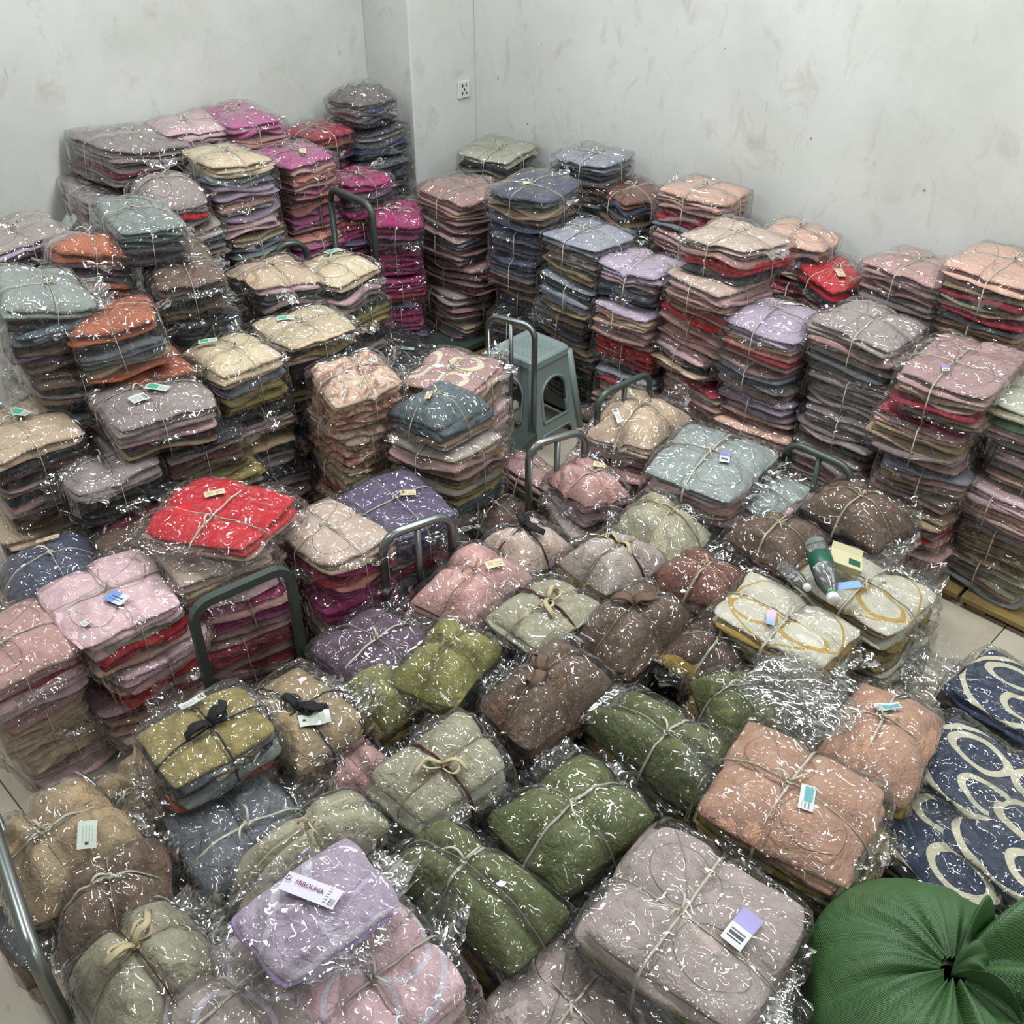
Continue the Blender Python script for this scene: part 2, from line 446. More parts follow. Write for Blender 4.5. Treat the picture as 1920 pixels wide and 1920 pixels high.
def tie(shape, rng, root, style, wide=1.0):
    """string round the bundle both ways, with its knot or bow"""
    w, d = shape.w, shape.d
    smat = {'white': 'string', 'tan': 'tanstring', 'black': 'blackcord', 'ribbon': 'ribbon', 'bowbrown': 'tanstring', 'cream': 'ribbon_edge'}[style]
    hw, th = {'white': (0.0021, 0.0010), 'tan': (0.0016, 0.0012), 'black': (0.0028, 0.0022), 'ribbon': (0.0080, 0.0011), 'bowbrown': (0.0017, 0.0012), 'cream': (0.0022, 0.0011)}[style]
    if style in ('white', 'cream'): hw, th = hw * wide, th / wide
    for axis in (0, 1):
        line = np.linspace(-1, 1, 25)
        wob = 0.012 * np.sin(line * 3 + rng.uniform(0, 6))
        if axis == 0: S, T = line, np.full(25, shape.t0) + wob
        else: S, T = np.full(25, shape.s0) + wob, line
        z = shape.top(S, T) + 0.006
        # the string is taut: it never dips below a straight line over the middle by much
        x, y = shape.xy(S, T)
        end = np.abs(line) ** 10
        z = z - end * 0.012
        k = 1 + 0.02 * np.abs(line) ** 6
        x, y = x * (k if axis == 0 else 1), y * (k if axis == 1 else 1)
        pts = [(x[i], y[i], z[i]) for i in range(25)]
        ex0, ex1 = Vector(pts[0]), Vector(pts[-1])
        o = Vector((-0.004, 0, 0)) if axis == 0 else Vector((0, -0.004, 0))
        pts = [Vector((ex0.x, ex0.y, 0.0)) + o, Vector((ex0.x, ex0.y, ex0.z * 0.55)) + o] + pts + [Vector((ex1.x, ex1.y, ex1.z * 0.55)) - o, Vector((ex1.x, ex1.y, 0.0)) - o]
        mb = MB()
        m = smat
        if style == 'ribbon' and axis == 0: m = 'tanstring'; mb.tube(pts, 0.002, n=6, flat=(0.0022, 0.0016))
        else: mb.tube(pts, 0.002, n=6, flat=(hw, th))
        last = mb.build('string', M[m], root, smooth=True)
    c = Vector((*[float(q) for q in shape.xy(np.array(shape.s0), np.array(shape.t0))], float(shape.top(np.array(shape.s0), np.array(shape.t0))) + 0.008))
    mb = MB()
    a0 = rng.uniform(0, 6.28)
    kn = [c + Vector((0.006 * math.cos(a0 + q), 0.006 * math.sin(a0 + q), 0.002 * math.sin(2 * q))) for q in np.linspace(0, 6.0, 9)]
    mb.tube(kn, 0.0022, n=6)
    if style in ('black', 'ribbon', 'bowbrown'):
        # a bow: two loops and two tails
        hwb = {'black': 0.010, 'ribbon': 0.007, 'bowbrown': 0.014}[style]
        for sgn in (-1, 1):
            dx = Vector((math.cos(a0), math.sin(a0), 0)) * sgn
            pr = Vector((-dx.y, dx.x, 0))
            loop = [c + dx * (0.040 * math.sin(q / 2)) + pr * (0.015 * math.sin(q) + 0.012 * sgn) + Vector((0, 0, 0.003 + 0.010 * math.sin(q / 2) + 0.005 * math.sin(q))) for q in np.linspace(0.1, 6.1, 14)]
            mb.tube(loop, 0.003, n=6, flat=(hwb * 0.6, 0.0010), up=(0.5 * dx.x + 0.3, 0.5 * dx.y, 0.8))
            tail = [c + dx * (0.052 * q) + pr * (0.03 * q * q + 0.006 * math.sin(7 * q)) * (1 if sgn > 0 else -0.3) + Vector((0, 0, 0.004 + 0.018 * math.sin(3 * q))) for q in np.linspace(0, 1.1, 7)]
            mb.tube(tail, 0.003, n=6, flat=(hwb, 0.0012))
        bo = mb.build('bow', M[{'black': 'blackcord', 'ribbon': 'ribbon_edge', 'bowbrown': 'brownbow'}[style]], last, smooth=True)
        bo['label'] = {'black': 'floppy black cord bow', 'ribbon': 'looped cream ribbon bow', 'bowbrown': 'floppy brown cloth bow'}[style]
    else:
        for sgn in (0, 1):
            a = a0 + 2.2 * sgn + rng.uniform(-0.4, 0.4); ln = rng.uniform(0.02, 0.05)
            t_ = [c + Vector((math.cos(a + 0.5 * q) * ln * q, math.sin(a + 0.5 * q) * ln * q, 0.003 + 0.012 * math.sin(3 * q))) for q in np.linspace(0, 1, 6)]
            mb.tube(t_, 0.002, n=5, flat=(0.0028, 0.001))
        mb.build('knot', M[smat], last, smooth=True)

def film_mesh(shape, rng, flaps, loose=0.006, big=1.0, nu=22, nv=18, top_raise=0.007, sides=(0, 1, 2, 3)):
    S, T, quads, q_top, uv, inner, rim = grid(nu, nv)
    x, y = shape.xy(S, T, 1.005, 1.005)
    crum = waves(rng, 5, 9, 20); crum2 = waves(rng, 5, 4, 9)
    m = np.maximum(np.abs(S), np.abs(T))
    z = shape.top(S, T) + top_raise + 0.0025 * crum(S, T) + 0.0025 * np.abs(crum2(S, T)) + rng.normal(0, 0.0008, S.shape) - 0.006 * m ** 8
    V = [np.stack([x, y, z], -1).reshape(-1, 3)]
    Q = [q_top]
    rimv = V[0][rim]; nr = len(rim)
    c = np.array([0, 0, 0.0])
    out = rimv.copy(); out[:, 2] = 0; out /= np.linalg.norm(out, axis=1)[:, None]
    ang = np.linspace(0, 2 * np.pi, nr, endpoint=False)
    base = len(V[0]); prev = rim
    rows = 5
    for r in range(1, rows + 1):
        f = r / rows
        off = loose * (0.4 + np.abs(np.sin(ang * rng.integers(5, 11) + rng.uniform(0, 6)) + 0.6 * rng.normal(0, 0.6, nr))) * (0.5 + f)
        p = rimv + out * off[:, None]
        p[:, 2] = rimv[:, 2] * (1 - f) + 0.01 * f + 0.004 * np.sin(ang * 13 + r)
        cur = np.arange(nr) + base; base += nr
        V.append(p)
        Q.append(np.stack([prev, cur, np.roll(cur, -1), np.roll(prev, -1)], -1)[:, ::1])
        prev = cur
    # loose bag mouths sticking out past the cloth
    for _ in range(flaps):
        side = int(rng.choice(sides)); f = rng.uniform(0.25, 1.0)
        a = rng.uniform(-1, 0.2); b = a + rng.uniform(0.6, 1.0); b = min(b, 1)
        na, nb = 9, 4
        ln = rng.uniform(0.022, 0.06) * big
        u = np.linspace(a, b, na)
        one = np.ones(na) * 0.99
        Sx, Tx = [(one, u), (-one, u), (u, one), (u, -one)][side]
        bx, by = shape.xy(Sx, Tx)
        bz = shape.top(Sx, Tx) * f
        dirv = np.array([(1, 0), (-1, 0), (0, 1), (0, -1)][side], float)
        pts = []
        prof = ln * (0.6 + 0.5 * np.abs(np.sin(np.linspace(0, 3.1, na) + rng.uniform(-0.4, 0.4))) + 0.25 * rng.normal(0, 0.5, na))
        lift = rng.uniform(-0.5, 0.9)
        for j in range(nb):
            g = j / (nb - 1)
            px = bx + dirv[0] * prof * g; py = by + dirv[1] * prof * g
            pz = bz + lift * prof * g * g + 0.006 * np.sin(np.linspace(0, 14, na) + j) * g + rng.normal(0, 0.002, na) * g
            pts.append(np.stack([px, py, np.maximum(pz, 0.002)], -1))
        V.append(np.concatenate(pts))
        ii = np.arange(na * nb).reshape(nb, na) + base; base += na * nb
        Q.append(np.stack([ii[:-1, :-1], ii[:-1, 1:], ii[1:, 1:], ii[1:, :-1]], -1).reshape(-1, 4))
    return mesh_np('plastic_bag', np.concatenate(V), np.concatenate(Q))

def bundle(name, label, loc, yaw, w, d, h, cols, seed, puff=0.006, pinch=0.010, droop=0.06, mtop='cups', mlay='cloth',
           tilt=(0, 0), style='white', flaps=4, hi=False, wrinkle=0.004, tags=(), group='tied bundles of bagged garments',
           film=True, cat='garment bundle', s0=None, t0=None, loose=0.0035):
    """cols: colours from the top garment down; loc is the middle of the underside"""
    rng = np.random.default_rng(seed)
    s0 = rng.uniform(-0.15, 0.15) if s0 is None else s0; t0 = rng.uniform(-0.15, 0.15) if t0 is None else t0
    sh = Shape(rng, w, d, h, puff, pinch if style else 0.0, droop, s0, t0)
    root = empty(name, loc, (math.radians(tilt[0]), math.radians(tilt[1]), math.radians(yaw)))
    tag(root, label, cat, group)
    FOOT.append((label, Vector(loc), yaw, w, d, h + puff))
    root['seed'] = seed
    if seed in HIDDEN:                     # buried in the pile: fewer garments, nothing of it in view
        cols = cols[:3]; film = False; hi = False; tags = ()
    n = len(cols)
    # uneven garment thicknesses
    cuts = np.concatenate([[0], np.cumsum(rng.uniform(0.7, 1.4, n))]); cuts /= cuts[-1]
    for k in range(n):                     # k = 0 is the lowest
        top = k == n - 1
        nu, nv = (8, 7) if seed in HIDDEN else ((54, 44) if (top and hi) else ((26, 22) if (top and mtop != 'cloth') else (14, 12)))
        S, T, quads, q_top, uv, inner, rim = grid(nu, nv)
        zt = sh.top(S, T)
        lo, up = cuts[k] * zt, cuts[k + 1] * zt
        th = (cuts[k + 1] - cuts[k]) * h
        wv = waves(rng, 4, 1.5, 5.5)(S, T) * th * (0.42 if not top else 0.2)
        if k == n - 2: wv = wv * 0.3
        lo = lo + wv; up = up + wv
        if k == n - 2: up = up - min(0.006, 0.35 * th)          # the top garment lies over it everywhere
        if top:
            m = np.maximum(np.abs(S), np.abs(T))
            rd = ridges(rng, 3, 2.0, 5.0)(S, T) + 0.5 * ridges(rng, 3, 5.0, 9.0)(S, T)
            up = up + 1.5 * wrinkle * (rd - 0.6) * (1 - m ** 6)
            fold = 1 / (1 + np.exp(-(S * math.cos(seed) + T * math.sin(seed) - rng.uniform(0.1, 0.5)) * 40))
            up = up + 0.0035 * fold
        mid = (lo + up) / 2
        prof = np.sqrt(np.clip((1 - np.abs(S) ** 9) * (1 - np.abs(T) ** 9), 0, 1))
        zu = mid + (up - mid) * prof; zl = mid + (lo - mid) * prof
        kx, ky = rng.uniform(0.88, 0.985), rng.uniform(0.90, 0.985)
        x, y = sh.xy(S, T, kx, ky)
        ow = waves(rng, 4, 3.0, 8.0)
        x = x * (1 + 0.024 * ow(T, T * 0.3 + S * 0.2)); y = y * (1 + 0.022 * ow(S * 1.1 + 2, S * 0.4))
        a = math.radians(rng.normal(0, 2.2)); dx, dy = rng.normal(0, 0.0055, 2)
        x, y = x * math.cos(a) - y * math.sin(a) + dx, x * math.sin(a) + y * math.cos(a) + dy
        vt = np.stack([x, y, zu], -1).reshape(-1, 3)
        vl = np.stack([x, y, zl], -1)[inner]
        me = mesh_np('garment', np.concatenate([vt, vl]), quads, uv)
        c = np.array(lin(cols[n - 1 - k])) * rng.uniform(0.9, 1.1)
        gtop = link_mesh('garment', me, M[mtop] if top else M[mlay], root, tuple(np.clip(c, 0, 1)))
    if film:
        link_mesh('plastic_bag', film_mesh(sh, rng, flaps, loose, 1.25 if hi else 1.0, *((34, 28) if hi else (22, 18))), M['film'], root)
    if style: tie(sh, rng, root, style, 1.6 if hi else 1.0)
    for tg in tags: garment_tag(sh, gtop, *tg)
    return root, sh

TAGM = {}
def tag_material(kind):
    if kind in TAGM: return TAGM[kind]
    m, nt, out = new_mat('printed_tag_' + kind); L = nt.links.new
    bs = N(nt, 'ShaderNodeBsdfPrincipled', Roughness=0.35); L(bs.outputs[0], out.inputs[0])
    bs.inputs['Coat Weight'].default_value = 0.4
    tc = N(nt, 'ShaderNodeTexCoord'); uv = N(nt, 'ShaderNodeSeparateXYZ'); L(tc.outputs['UV'], uv.inputs[0])
    U, V = uv.outputs[0], uv.outputs[1]
    def box(u0, u1, v0, v1):
        return math_n(nt, 'MULTIPLY', math_n(nt, 'MULTIPLY', math_n(nt, 'GREATER_THAN', U, u0), math_n(nt, 'LESS_THAN', U, u1)),
                      math_n(nt, 'MULTIPLY', math_n(nt, 'GREATER_THAN', V, v0), math_n(nt, 'LESS_THAN', V, v1)))
    def lines(u0, u1, v0, v1, n):
        s = math_n(nt, 'SINE', math_n(nt, 'MULTIPLY', V, 6.283 * n))
        return math_n(nt, 'MULTIPLY', box(u0, u1, v0, v1), math_n(nt, 'GREATER_THAN', s, 0.2))
    def bars(u0, u1, v0, v1, n):
        s = math_n(nt, 'SINE', math_n(nt, 'MULTIPLY', math_n(nt, 'ADD', U, math_n(nt, 'MULTIPLY', math_n(nt, 'SINE', math_n(nt, 'MULTIPLY', U, 40.0)), 0.02)), 6.283 * n))
        return math_n(nt, 'MULTIPLY', box(u0, u1, v0, v1), math_n(nt, 'GREATER_THAN', s, 0.0))
    K = lin('#2b2b2b')
    if kind == 'green': c = mixc(nt, box(.08, .55, .15, .85), lin('#c3cabf'), lin('#45a183')); c = mixc(nt, lines(.62, .92, .2, .8, 5), c, lin('#7d8a84'))
    elif kind == 'cream': c = mixc(nt, lines(.55, .9, .25, .75, 4), lin('#c9bb98'), lin('#8c7f66')); c = mixc(nt, box(.12, .4, .25, .75), c, lin('#b3a27c'))
    elif kind == 'white': c = mixc(nt, lines(.12, .6, .2, .8, 5), lin('#c9cac6'), lin('#8b8f8e')); c = mixc(nt, bars(.68, .92, .2, .8, 14), c, K)
    elif kind == 'teal': c = mixc(nt, box(.3, .95, .12, .7), lin('#c3c8c4'), lin('#5f9c9c')); c = mixc(nt, lines(.05, .28, .2, .8, 4), c, lin('#7a8685'))
    elif kind == 'blue': c = mixc(nt, box(.0, .55, .0, 1), lin('#c7ccd4'), lin('#6f8fc4')); c = mixc(nt, lines(.2, .8, .3, .7, 4), c, lin('#3c4a74'))
    elif kind == 'violet': c = mixc(nt, box(.5, 1, 0, 1), lin('#cfd2cf'), lin('#8d84bb')); c = mixc(nt, bars(.06, .44, .15, .85, 9), c, K)
    elif kind == 'pinkblue': c = mixc(nt, math_n(nt, 'MULTIPLY', U, 1.0), lin('#7d9fd0'), lin('#d9b0bd'))
    elif kind == 'mint': c = mixc(nt, lines(.2, .8, .2, .8, 6), lin('#b4b9ad'), lin('#93a596')); c = mixc(nt, box(.12, .22, .4, .6), c, K)
    elif kind == 'brandtag': c = mixc(nt, bars(.86, .97, .10, .45, 60), lin('#cdc9d2'), K); c = mixc(nt, lines(.78, .84, .1, .9, 7), c, lin('#7a7680'))
    else: c = mixc(nt, 0.0, lin('#cfcabc'), K)
    L(c, bs.inputs['Base Color'])
    TAGM[kind] = m
    return m

def garment_tag(sh, root, s, t, ang, tw, th_, kind, raise_=0.011):
    """a printed card slipped under the film, bent to the cloth"""
    nu, nv = 6, 3
    u = np.linspace(-0.5, 0.5, nu + 1); v = np.linspace(-0.5, 0.5, nv + 1)
    U, Vv = np.meshgrid(u, v)
    a = math.radians(ang)
    X = U * tw * math.cos(a) - Vv * th_ * math.sin(a) + s * sh.w / 2
    Y = U * tw * math.sin(a) + Vv * th_ * math.cos(a) + t * sh.d / 2
    Z = sh.top(np.clip(X / (sh.w / 2), -1, 1), np.clip(Y / (sh.d / 2), -1, 1))
    Z = 0.5 * Z + 0.5 * Z.max() + raise_
    n = (nu + 1) * (nv + 1)
    top = np.stack([X, Y, Z], -1).reshape(-1, 3); bot = top - np.array([0, 0, 0.0009])
    idx = np.arange(n).reshape(nv + 1, nu + 1)
    q = np.stack([idx[:-1, :-1], idx[:-1, 1:], idx[1:, 1:], idx[1:, :-1]], -1).reshape(-1, 4)
    rim = np.concatenate([idx[0, :-1], idx[:-1, -1], idx[-1, :0:-1], idx[:0:-1, 0]])
    sd = np.stack([rim, rim + n, np.roll(rim, -1) + n, np.roll(rim, -1)], -1)
    uv = np.stack([U + .5, Vv + .5], -1).reshape(-1, 2)
    me = mesh_np('tag', np.concatenate([top, bot]), np.concatenate([q, q[:, ::-1] + n, sd]), np.concatenate([uv, uv]), smooth=False)
    o = link_mesh('tag', me, tag_material(kind), root)
    o['label'] = {'green': 'green and white printed card tag', 'cream': 'cream card tag', 'white': 'white printed tag', 'teal': 'white and teal printed tag', 'blue': 'blue and white hang tag', 'violet': 'white and violet barcode tag', 'pinkblue': 'pink and blue printed tag', 'mint': 'pale printed card tag', 'brandtag': 'white brand tag with dark lettering'}.get(kind, 'small pale card tag')
    return o

# ------------------------------------------------------------------ the room
XW, YW = 3.42, 3.96          # right wall plane, left wall plane
X0, Y0 = -2.6, -2.6

def wall_material(name, hexc='#cfd0c9'):
    m, nt, out = new_mat(name); L = nt.links.new
    bs = N(nt, 'ShaderNodeBsdfPrincipled', Roughness=0.75); L(bs.outputs[0], out.inputs[0])
    tc = N(nt, 'ShaderNodeTexCoord')
    big = N(nt, 'ShaderNodeTexNoise', Scale=1.3, Detail=5.0, Roughness=0.6); L(tc.outputs['Object'], big.inputs['Vector'])
    c = ramp(nt, big.outputs['Fac'], [(0.25, lin('#bcbdb5')), (0.5, lin(hexc)), (0.75, lin('#d9dad5'))])
    # scuffs and small dark specks
    sc = N(nt, 'ShaderNodeMapping'); sc.inputs['Scale'].default_value = (2.6, 2.6, 1.7); L(tc.outputs['Object'], sc.inputs[0])
    n2 = N(nt, 'ShaderNodeTexNoise', Scale=3.2, Detail=6.0, Roughness=0.7, Distortion=0.8); L(sc.outputs[0], n2.inputs['Vector'])
    c = mixc(nt, ramp(nt, n2.outputs['Fac'], [(0.55, 0.0), (0.72, 0.45)]), c, lin('#a79f8c'))
    vo = N(nt, 'ShaderNodeTexVoronoi', Scale=5.0); L(tc.outputs['Object'], vo.inputs['Vector'])
    n3 = N(nt, 'ShaderNodeTexNoise', Scale=40.0, Detail=2.0); L(tc.outputs['Object'], n3.inputs['Vector'])
    dst = math_n(nt, 'ADD', vo.outputs['Distance'], math_n(nt, 'MULTIPLY', n3.outputs['Fac'], 0.05))
    sp = math_n(nt, 'LESS_THAN', dst, 0.058)
    c = mixc(nt, math_n(nt, 'MULTIPLY', sp, 0.6), c, lin('#6d6354'))
    # thin scratches
    ms = N(nt, 'ShaderNodeMapping'); ms.inputs['Scale'].default_value = (9.0, 9.0, 1.1); ms.inputs['Rotation'].default_value = (0.35, 0.2, 0.0); L(tc.outputs['Object'], ms.inputs[0])
    v2 = N(nt, 'ShaderNodeTexVoronoi', Scale=1.0); L(ms.outputs[0], v2.inputs['Vector'])
    c = mixc(nt, math_n(nt, 'MULTIPLY', math_n(nt, 'LESS_THAN', v2.outputs['Distance'], 0.026), 0.3), c, lin('#8d8676'))
    L(c, bs.inputs['Base Color'])
    fn = N(nt, 'ShaderNodeTexNoise', Scale=60.0, Detail=4.0); L(tc.outputs['Object'], fn.inputs['Vector'])
    bp = N(nt, 'ShaderNodeBump', Strength=0.12, Distance=0.004); L(fn.outputs['Fac'], bp.inputs['Height']); L(bp.outputs[0], bs.inputs['Normal'])
    return m
M['wall'] = wall_material('white_plaster')
M['ceiling'] = simple('ceiling_paint', '#dcdcd8', 0.8, noise=0.1, nscale=2)

def struct(name, mb, mat, label=None, bevel=0.0, parent=None):
    o = mb.build(name, mat, parent, bevel=bevel)
    if parent is None: tag(o, label, None, None, 'structure')
    return o
T_ = 0.1
mb = MB(); mb.box((XW + T_ / 2, (Y0 + YW) / 2, CEIL / 2), (T_, YW - Y0, CEIL)); struct('wall_right', mb, M['wall'], 'scuffed white plaster wall behind the right row of stacks')
mb = MB(); mb.box(((X0 + XW) / 2, YW + T_ / 2, CEIL / 2), (XW - X0 + 2 * T_, T_, CEIL)); struct('wall_left', mb, M['wall'], 'scuffed white plaster wall behind the left stacks')
mb = MB(); mb.box((X0 - T_ / 2, (Y0 + YW) / 2, CEIL / 2), (T_, YW - Y0, CEIL)); struct('wall_back', mb, M['wall'], 'white plaster wall behind the camera')
mb = MB(); mb.box(((X0 + XW) / 2, Y0 - T_ / 2, CEIL / 2), (XW - X0 + 2 * T_, T_, CEIL)); struct('wall_front', mb, M['wall'], 'white plaster wall beside the camera')
mb = MB(); mb.box(((3.03 + XW) / 2, (3.65 + YW) / 2, CEIL / 2), (XW - 3.03, YW - 3.65, CEIL)); struct('wall_column', mb, M['wall'], 'square plastered corner column between the two walls', bevel=0.006)
mb = MB(); mb.box((XW - 0.004, 3.62, CEIL / 2), (0.012, 0.055, CEIL)); struct('trim_1', mb, M['wall'], 'narrow white painted strip in the wall corner')
mb = MB(); mb.box(((X0 + XW) / 2, (Y0 + YW) / 2, CEIL + T_ / 2), (XW - X0 + 2 * T_, YW - Y0 + 2 * T_, T_)); struct('ceiling', mb, M['ceiling'], 'plain white ceiling')

# floor: grout bed with separate tiles
M['grout'] = simple('dark_grout', '#5d564b', 0.9, noise=0.3)
def tile_material():
    m, nt, out = new_mat('beige_floor_tile'); L = nt.links.new
    bs = N(nt, 'ShaderNodeBsdfPrincipled', Roughness=0.32); L(bs.outputs[0], out.inputs[0])
    vec, oi, tc = obj_vec(nt)
    nz = N(nt, 'ShaderNodeTexNoise', Scale=3.0, Detail=6.0, Roughness=0.65); L(vec, nz.inputs['Vector'])
    c = ramp(nt, nz.outputs['Fac'], [(0.3, lin('#9d9482')), (0.6, lin('#b3aa98'))])
    n2 = N(nt, 'ShaderNodeTexNoise', Scale=26.0, Detail=4.0, Roughness=0.7); L(vec, n2.inputs['Vector'])
    c = mixc(nt, ramp(nt, n2.outputs['Fac'], [(0.62, 0.0), (0.75, 0.4)]), c, lin('#6f6757'))
    L(c, bs.inputs['Base Color'])
    return m
M['tile'] = tile_material()
mb = MB(); mb.box(((X0 + XW) / 2, (Y0 + YW) / 2, -0.03), (XW - X0, YW - Y0, 0.05))
floor = struct('floor', mb, M['grout'], 'beige tiled floor showing between the bundles')
TS = 0.6
mbt = MB(); mbt.box((0, 0, -0.005), (TS - 0.004, TS - 0.004, 0.01))
me_t = None
for i in range(-5, 6):
    for j in range(-6, 7):
        x, y = 2.37 + (i - 0.5) * TS - 0.28, 0.574 + (j + 0.5) * TS
        if x - TS / 2 < X0 or x + TS / 2 > XW + 0.45 or y - TS / 2 < Y0 or y + TS / 2 > YW + 0.5: continue
        if me_t is None:
            o = mbt.build('tile', M['tile'], floor, bevel=0.0015); me_t = o.data
        else:
            o = bpy.data.objects.new('tile', me_t); col.objects.link(o); o.parent = floor
        o.location = (x, y, 0.0)

# ceiling lamps: flat panels, outside the frame
M['lampbody'] = simple('lamp_white_metal', '#e4e4e0', 0.4)
def ceiling_lamp(i, x, y, k):
    root = empty('ceiling_lamp', (x, y, CEIL))
    tag(root, 'white ceiling panel lamp %s' % ['nearest the camera by the right wall', 'in the middle of the right row', 'near the corner column', 'behind the camera', 'over the left stacks'][i], 'lamp', 'panel lamps under the ceiling')
    mb = MB(); mb.box((0, 0, -0.02), (0.34, 1.24, 0.04)); mb.build('housing', M['lampbody'], root, bevel=0.004)
    l = bpy.data.lights.new('panel', 'AREA'); l.shape = 'RECTANGLE'; l.size = 0.28; l.size_y = 1.2
    l.energy = LAMP_W * k; l.color = (0.955, 1.0, 1.04)
    o = bpy.data.objects.new('panel', l); col.objects.link(o); o.parent = root; o.location = (0, 0, -0.045)
for i, (x, y, k) in enumerate(LAMP_SPOTS): ceiling_lamp(i, x, y, k)

# socket on the column
M['socket'] = simple('socket_plastic', '#d6d5cd', 0.35)
M['hole'] = simple('socket_hole', '#17171a', 0.6)
sp_ = at(868, 167, Y=3.65)
so = empty('wall_socket', (sp_.x, 3.65, sp_.z)); tag(so, 'small white five-hole wall socket on the corner column', 'socket')
mb = MB(); mb.box((0, -0.005, 0), (0.072, 0.01, 0.074)); mb.build('plate', M['socket'], so, bevel=0.003)
for (hx, hz, rz, hw, hh) in [(-0.011, 0.018, 0, 0.006, 0.012), (0.011, 0.018, 0, 0.006, 0.012), (-0.012, -0.016, 0.5, 0.005, 0.013), (0.012, -0.016, -0.5, 0.005, 0.013), (0, 0.0, 0, 0.005, 0.012)]:
    mb = MB(); mb.box((hx, -0.0105, hz), (hw, 0.002, hh), m=Matrix.Rotation(rz, 3, 'Y')); mb.build('slot', M['hole'], so)

# wooden boards under the right row
M['wood'] = simple('yellow_plywood', '#84703f', 0.6, noise=0.5, nscale=12, dark='#6d5430')
for i, (ya, yb, lb) in enumerate([(-0.35, 0.72, 'nearest the camera'), (0.73, 1.86, 'under the mauve and taupe stacks'), (1.87, 2.75, 'beside the grey stool'), (2.76, 3.55, 'by the corner column')]):
    root = empty('wooden_pallet', (0, 0, 0)); tag(root, 'low plywood pallet under the right wall stacks, %s' % lb, 'pallet', 'pallets along the right wall')
    for k in range(5):
        xa = 2.665 + k * 0.147
        mb = MB(); mb.box((xa + 0.069, (ya + yb) / 2, 0.034), (0.138, yb - ya, 0.018)); mb.build('plank', M['wood'], root, bevel=0.002)
    for yy in (ya + 0.05, (ya + yb) / 2, yb - 0.05):
        mb = MB(); mb.box((2.665 + 0.363, yy, 0.0125), (0.70, 0.06, 0.025)); mb.build('runner', M['wood'], root)
PAL_Z = 0.043

# ------------------------------------------------------------------ colours of the garments
K = dict(mauve='#a68582', rose='#b18a84', taupe='#988a86', greige='#a89a90', lilac='#b09fb2', lav='#93959f', navy='#45475c', slate='#64676c',
         charcoal='#393a42', black='#17171b', cream='#cdb998', beige='#c6ac90', tan='#9d8766', khaki='#8d7d48', olive='#7f7c40', green='#5f6538',
         dgreen='#4b4f2a', brown='#66503f', choc='#5a4234', chest='#74493a', red='#c01722', crimson='#982236', hot='#b05a86', magenta='#9c2560',
         pink='#c4978f', lpink='#d9b5b8', peach='#d6ab96', coral='#bf7d6e', orange='#a85c3c', sage='#a09a80', sageg='#aaa994', mint='#9fcba0',
         ltg='#8f9793', teal='#525f62', purple='#574c66', plum='#5d4556', blue='#3f5590', ltblue='#8ba0bd', wine='#7a2338', gold='#9c8038',
         dbrown='#453128', skin='#b78d74', white='#c0bba8', nude='#c2aa9a', mgrey='#a6968f', gg='#767f7b', bagg='#878d87')
PALS = dict(
    mauve='mauve rose mauve taupe beige mauve slate wine rose', navy='navy slate charcoal tan navy brown lav navy beige', slate='lav slate taupe charcoal tan slate brown',
    redpink='pink crimson mauve rose mauve beige rose mauve charcoal pink', lilac='lilac peach lav pink mauve lilac crimson rose', taupe='taupe greige taupe mgrey rose taupe slate',
    mint='mint peach sageg tan taupe ltg sage lpink', peachmix='peach mauve tan crimson taupe rose beige lav pink', pinks='hot coral pink hot mauve rose',
    creamlilac='ltg lilac pink lav tan lpink cream', magenta='magenta plum crimson hot purple magenta wine', dark='black charcoal slate black sage brown black',
    terr='plum slate lav tan brown black orange taupe', creamdark='black lpink tan taupe black brown khaki beige', floral='peach beige coral tan orange slate nude',
    tealbr='teal tan mauve khaki brown greige khaki', pinkred='lpink crimson peach mauve red pink nude', magpink='lpink magenta pink crimson hot rose',
    green='green dgreen gold dbrown green', brown='brown choc taupe black brown', tan='tan beige khaki brown slate', sage='sage sageg sage taupe', grey='slate ltg teal charcoal',
    dprint='charcoal blue slate black navy greige', pale='nude lpink rose beige mgrey', skin='skin khaki gold sage skin', goldw='white gold white khaki', purp='purple plum slate crimson taupe')

def cols_from(spec, n, rng):
    names = spec.split()
    return names
def layer_colors(first, pal, n, rng):
    """first: explicit colours from the top; the rest drawn from the palette in short runs"""
    out = list(first[:n])
    p = PALS[pal].split()
    while len(out) < n:
        c = p[int(rng.integers(len(p)))]
        for _ in range(int(rng.integers(1, 3))):
            if len(out) < n: out.append(c)
    return [K[c] for c in out]

QDEBUG = False
_seed = [100]
def nseed():
    _seed[0] += 1; return _seed[0]

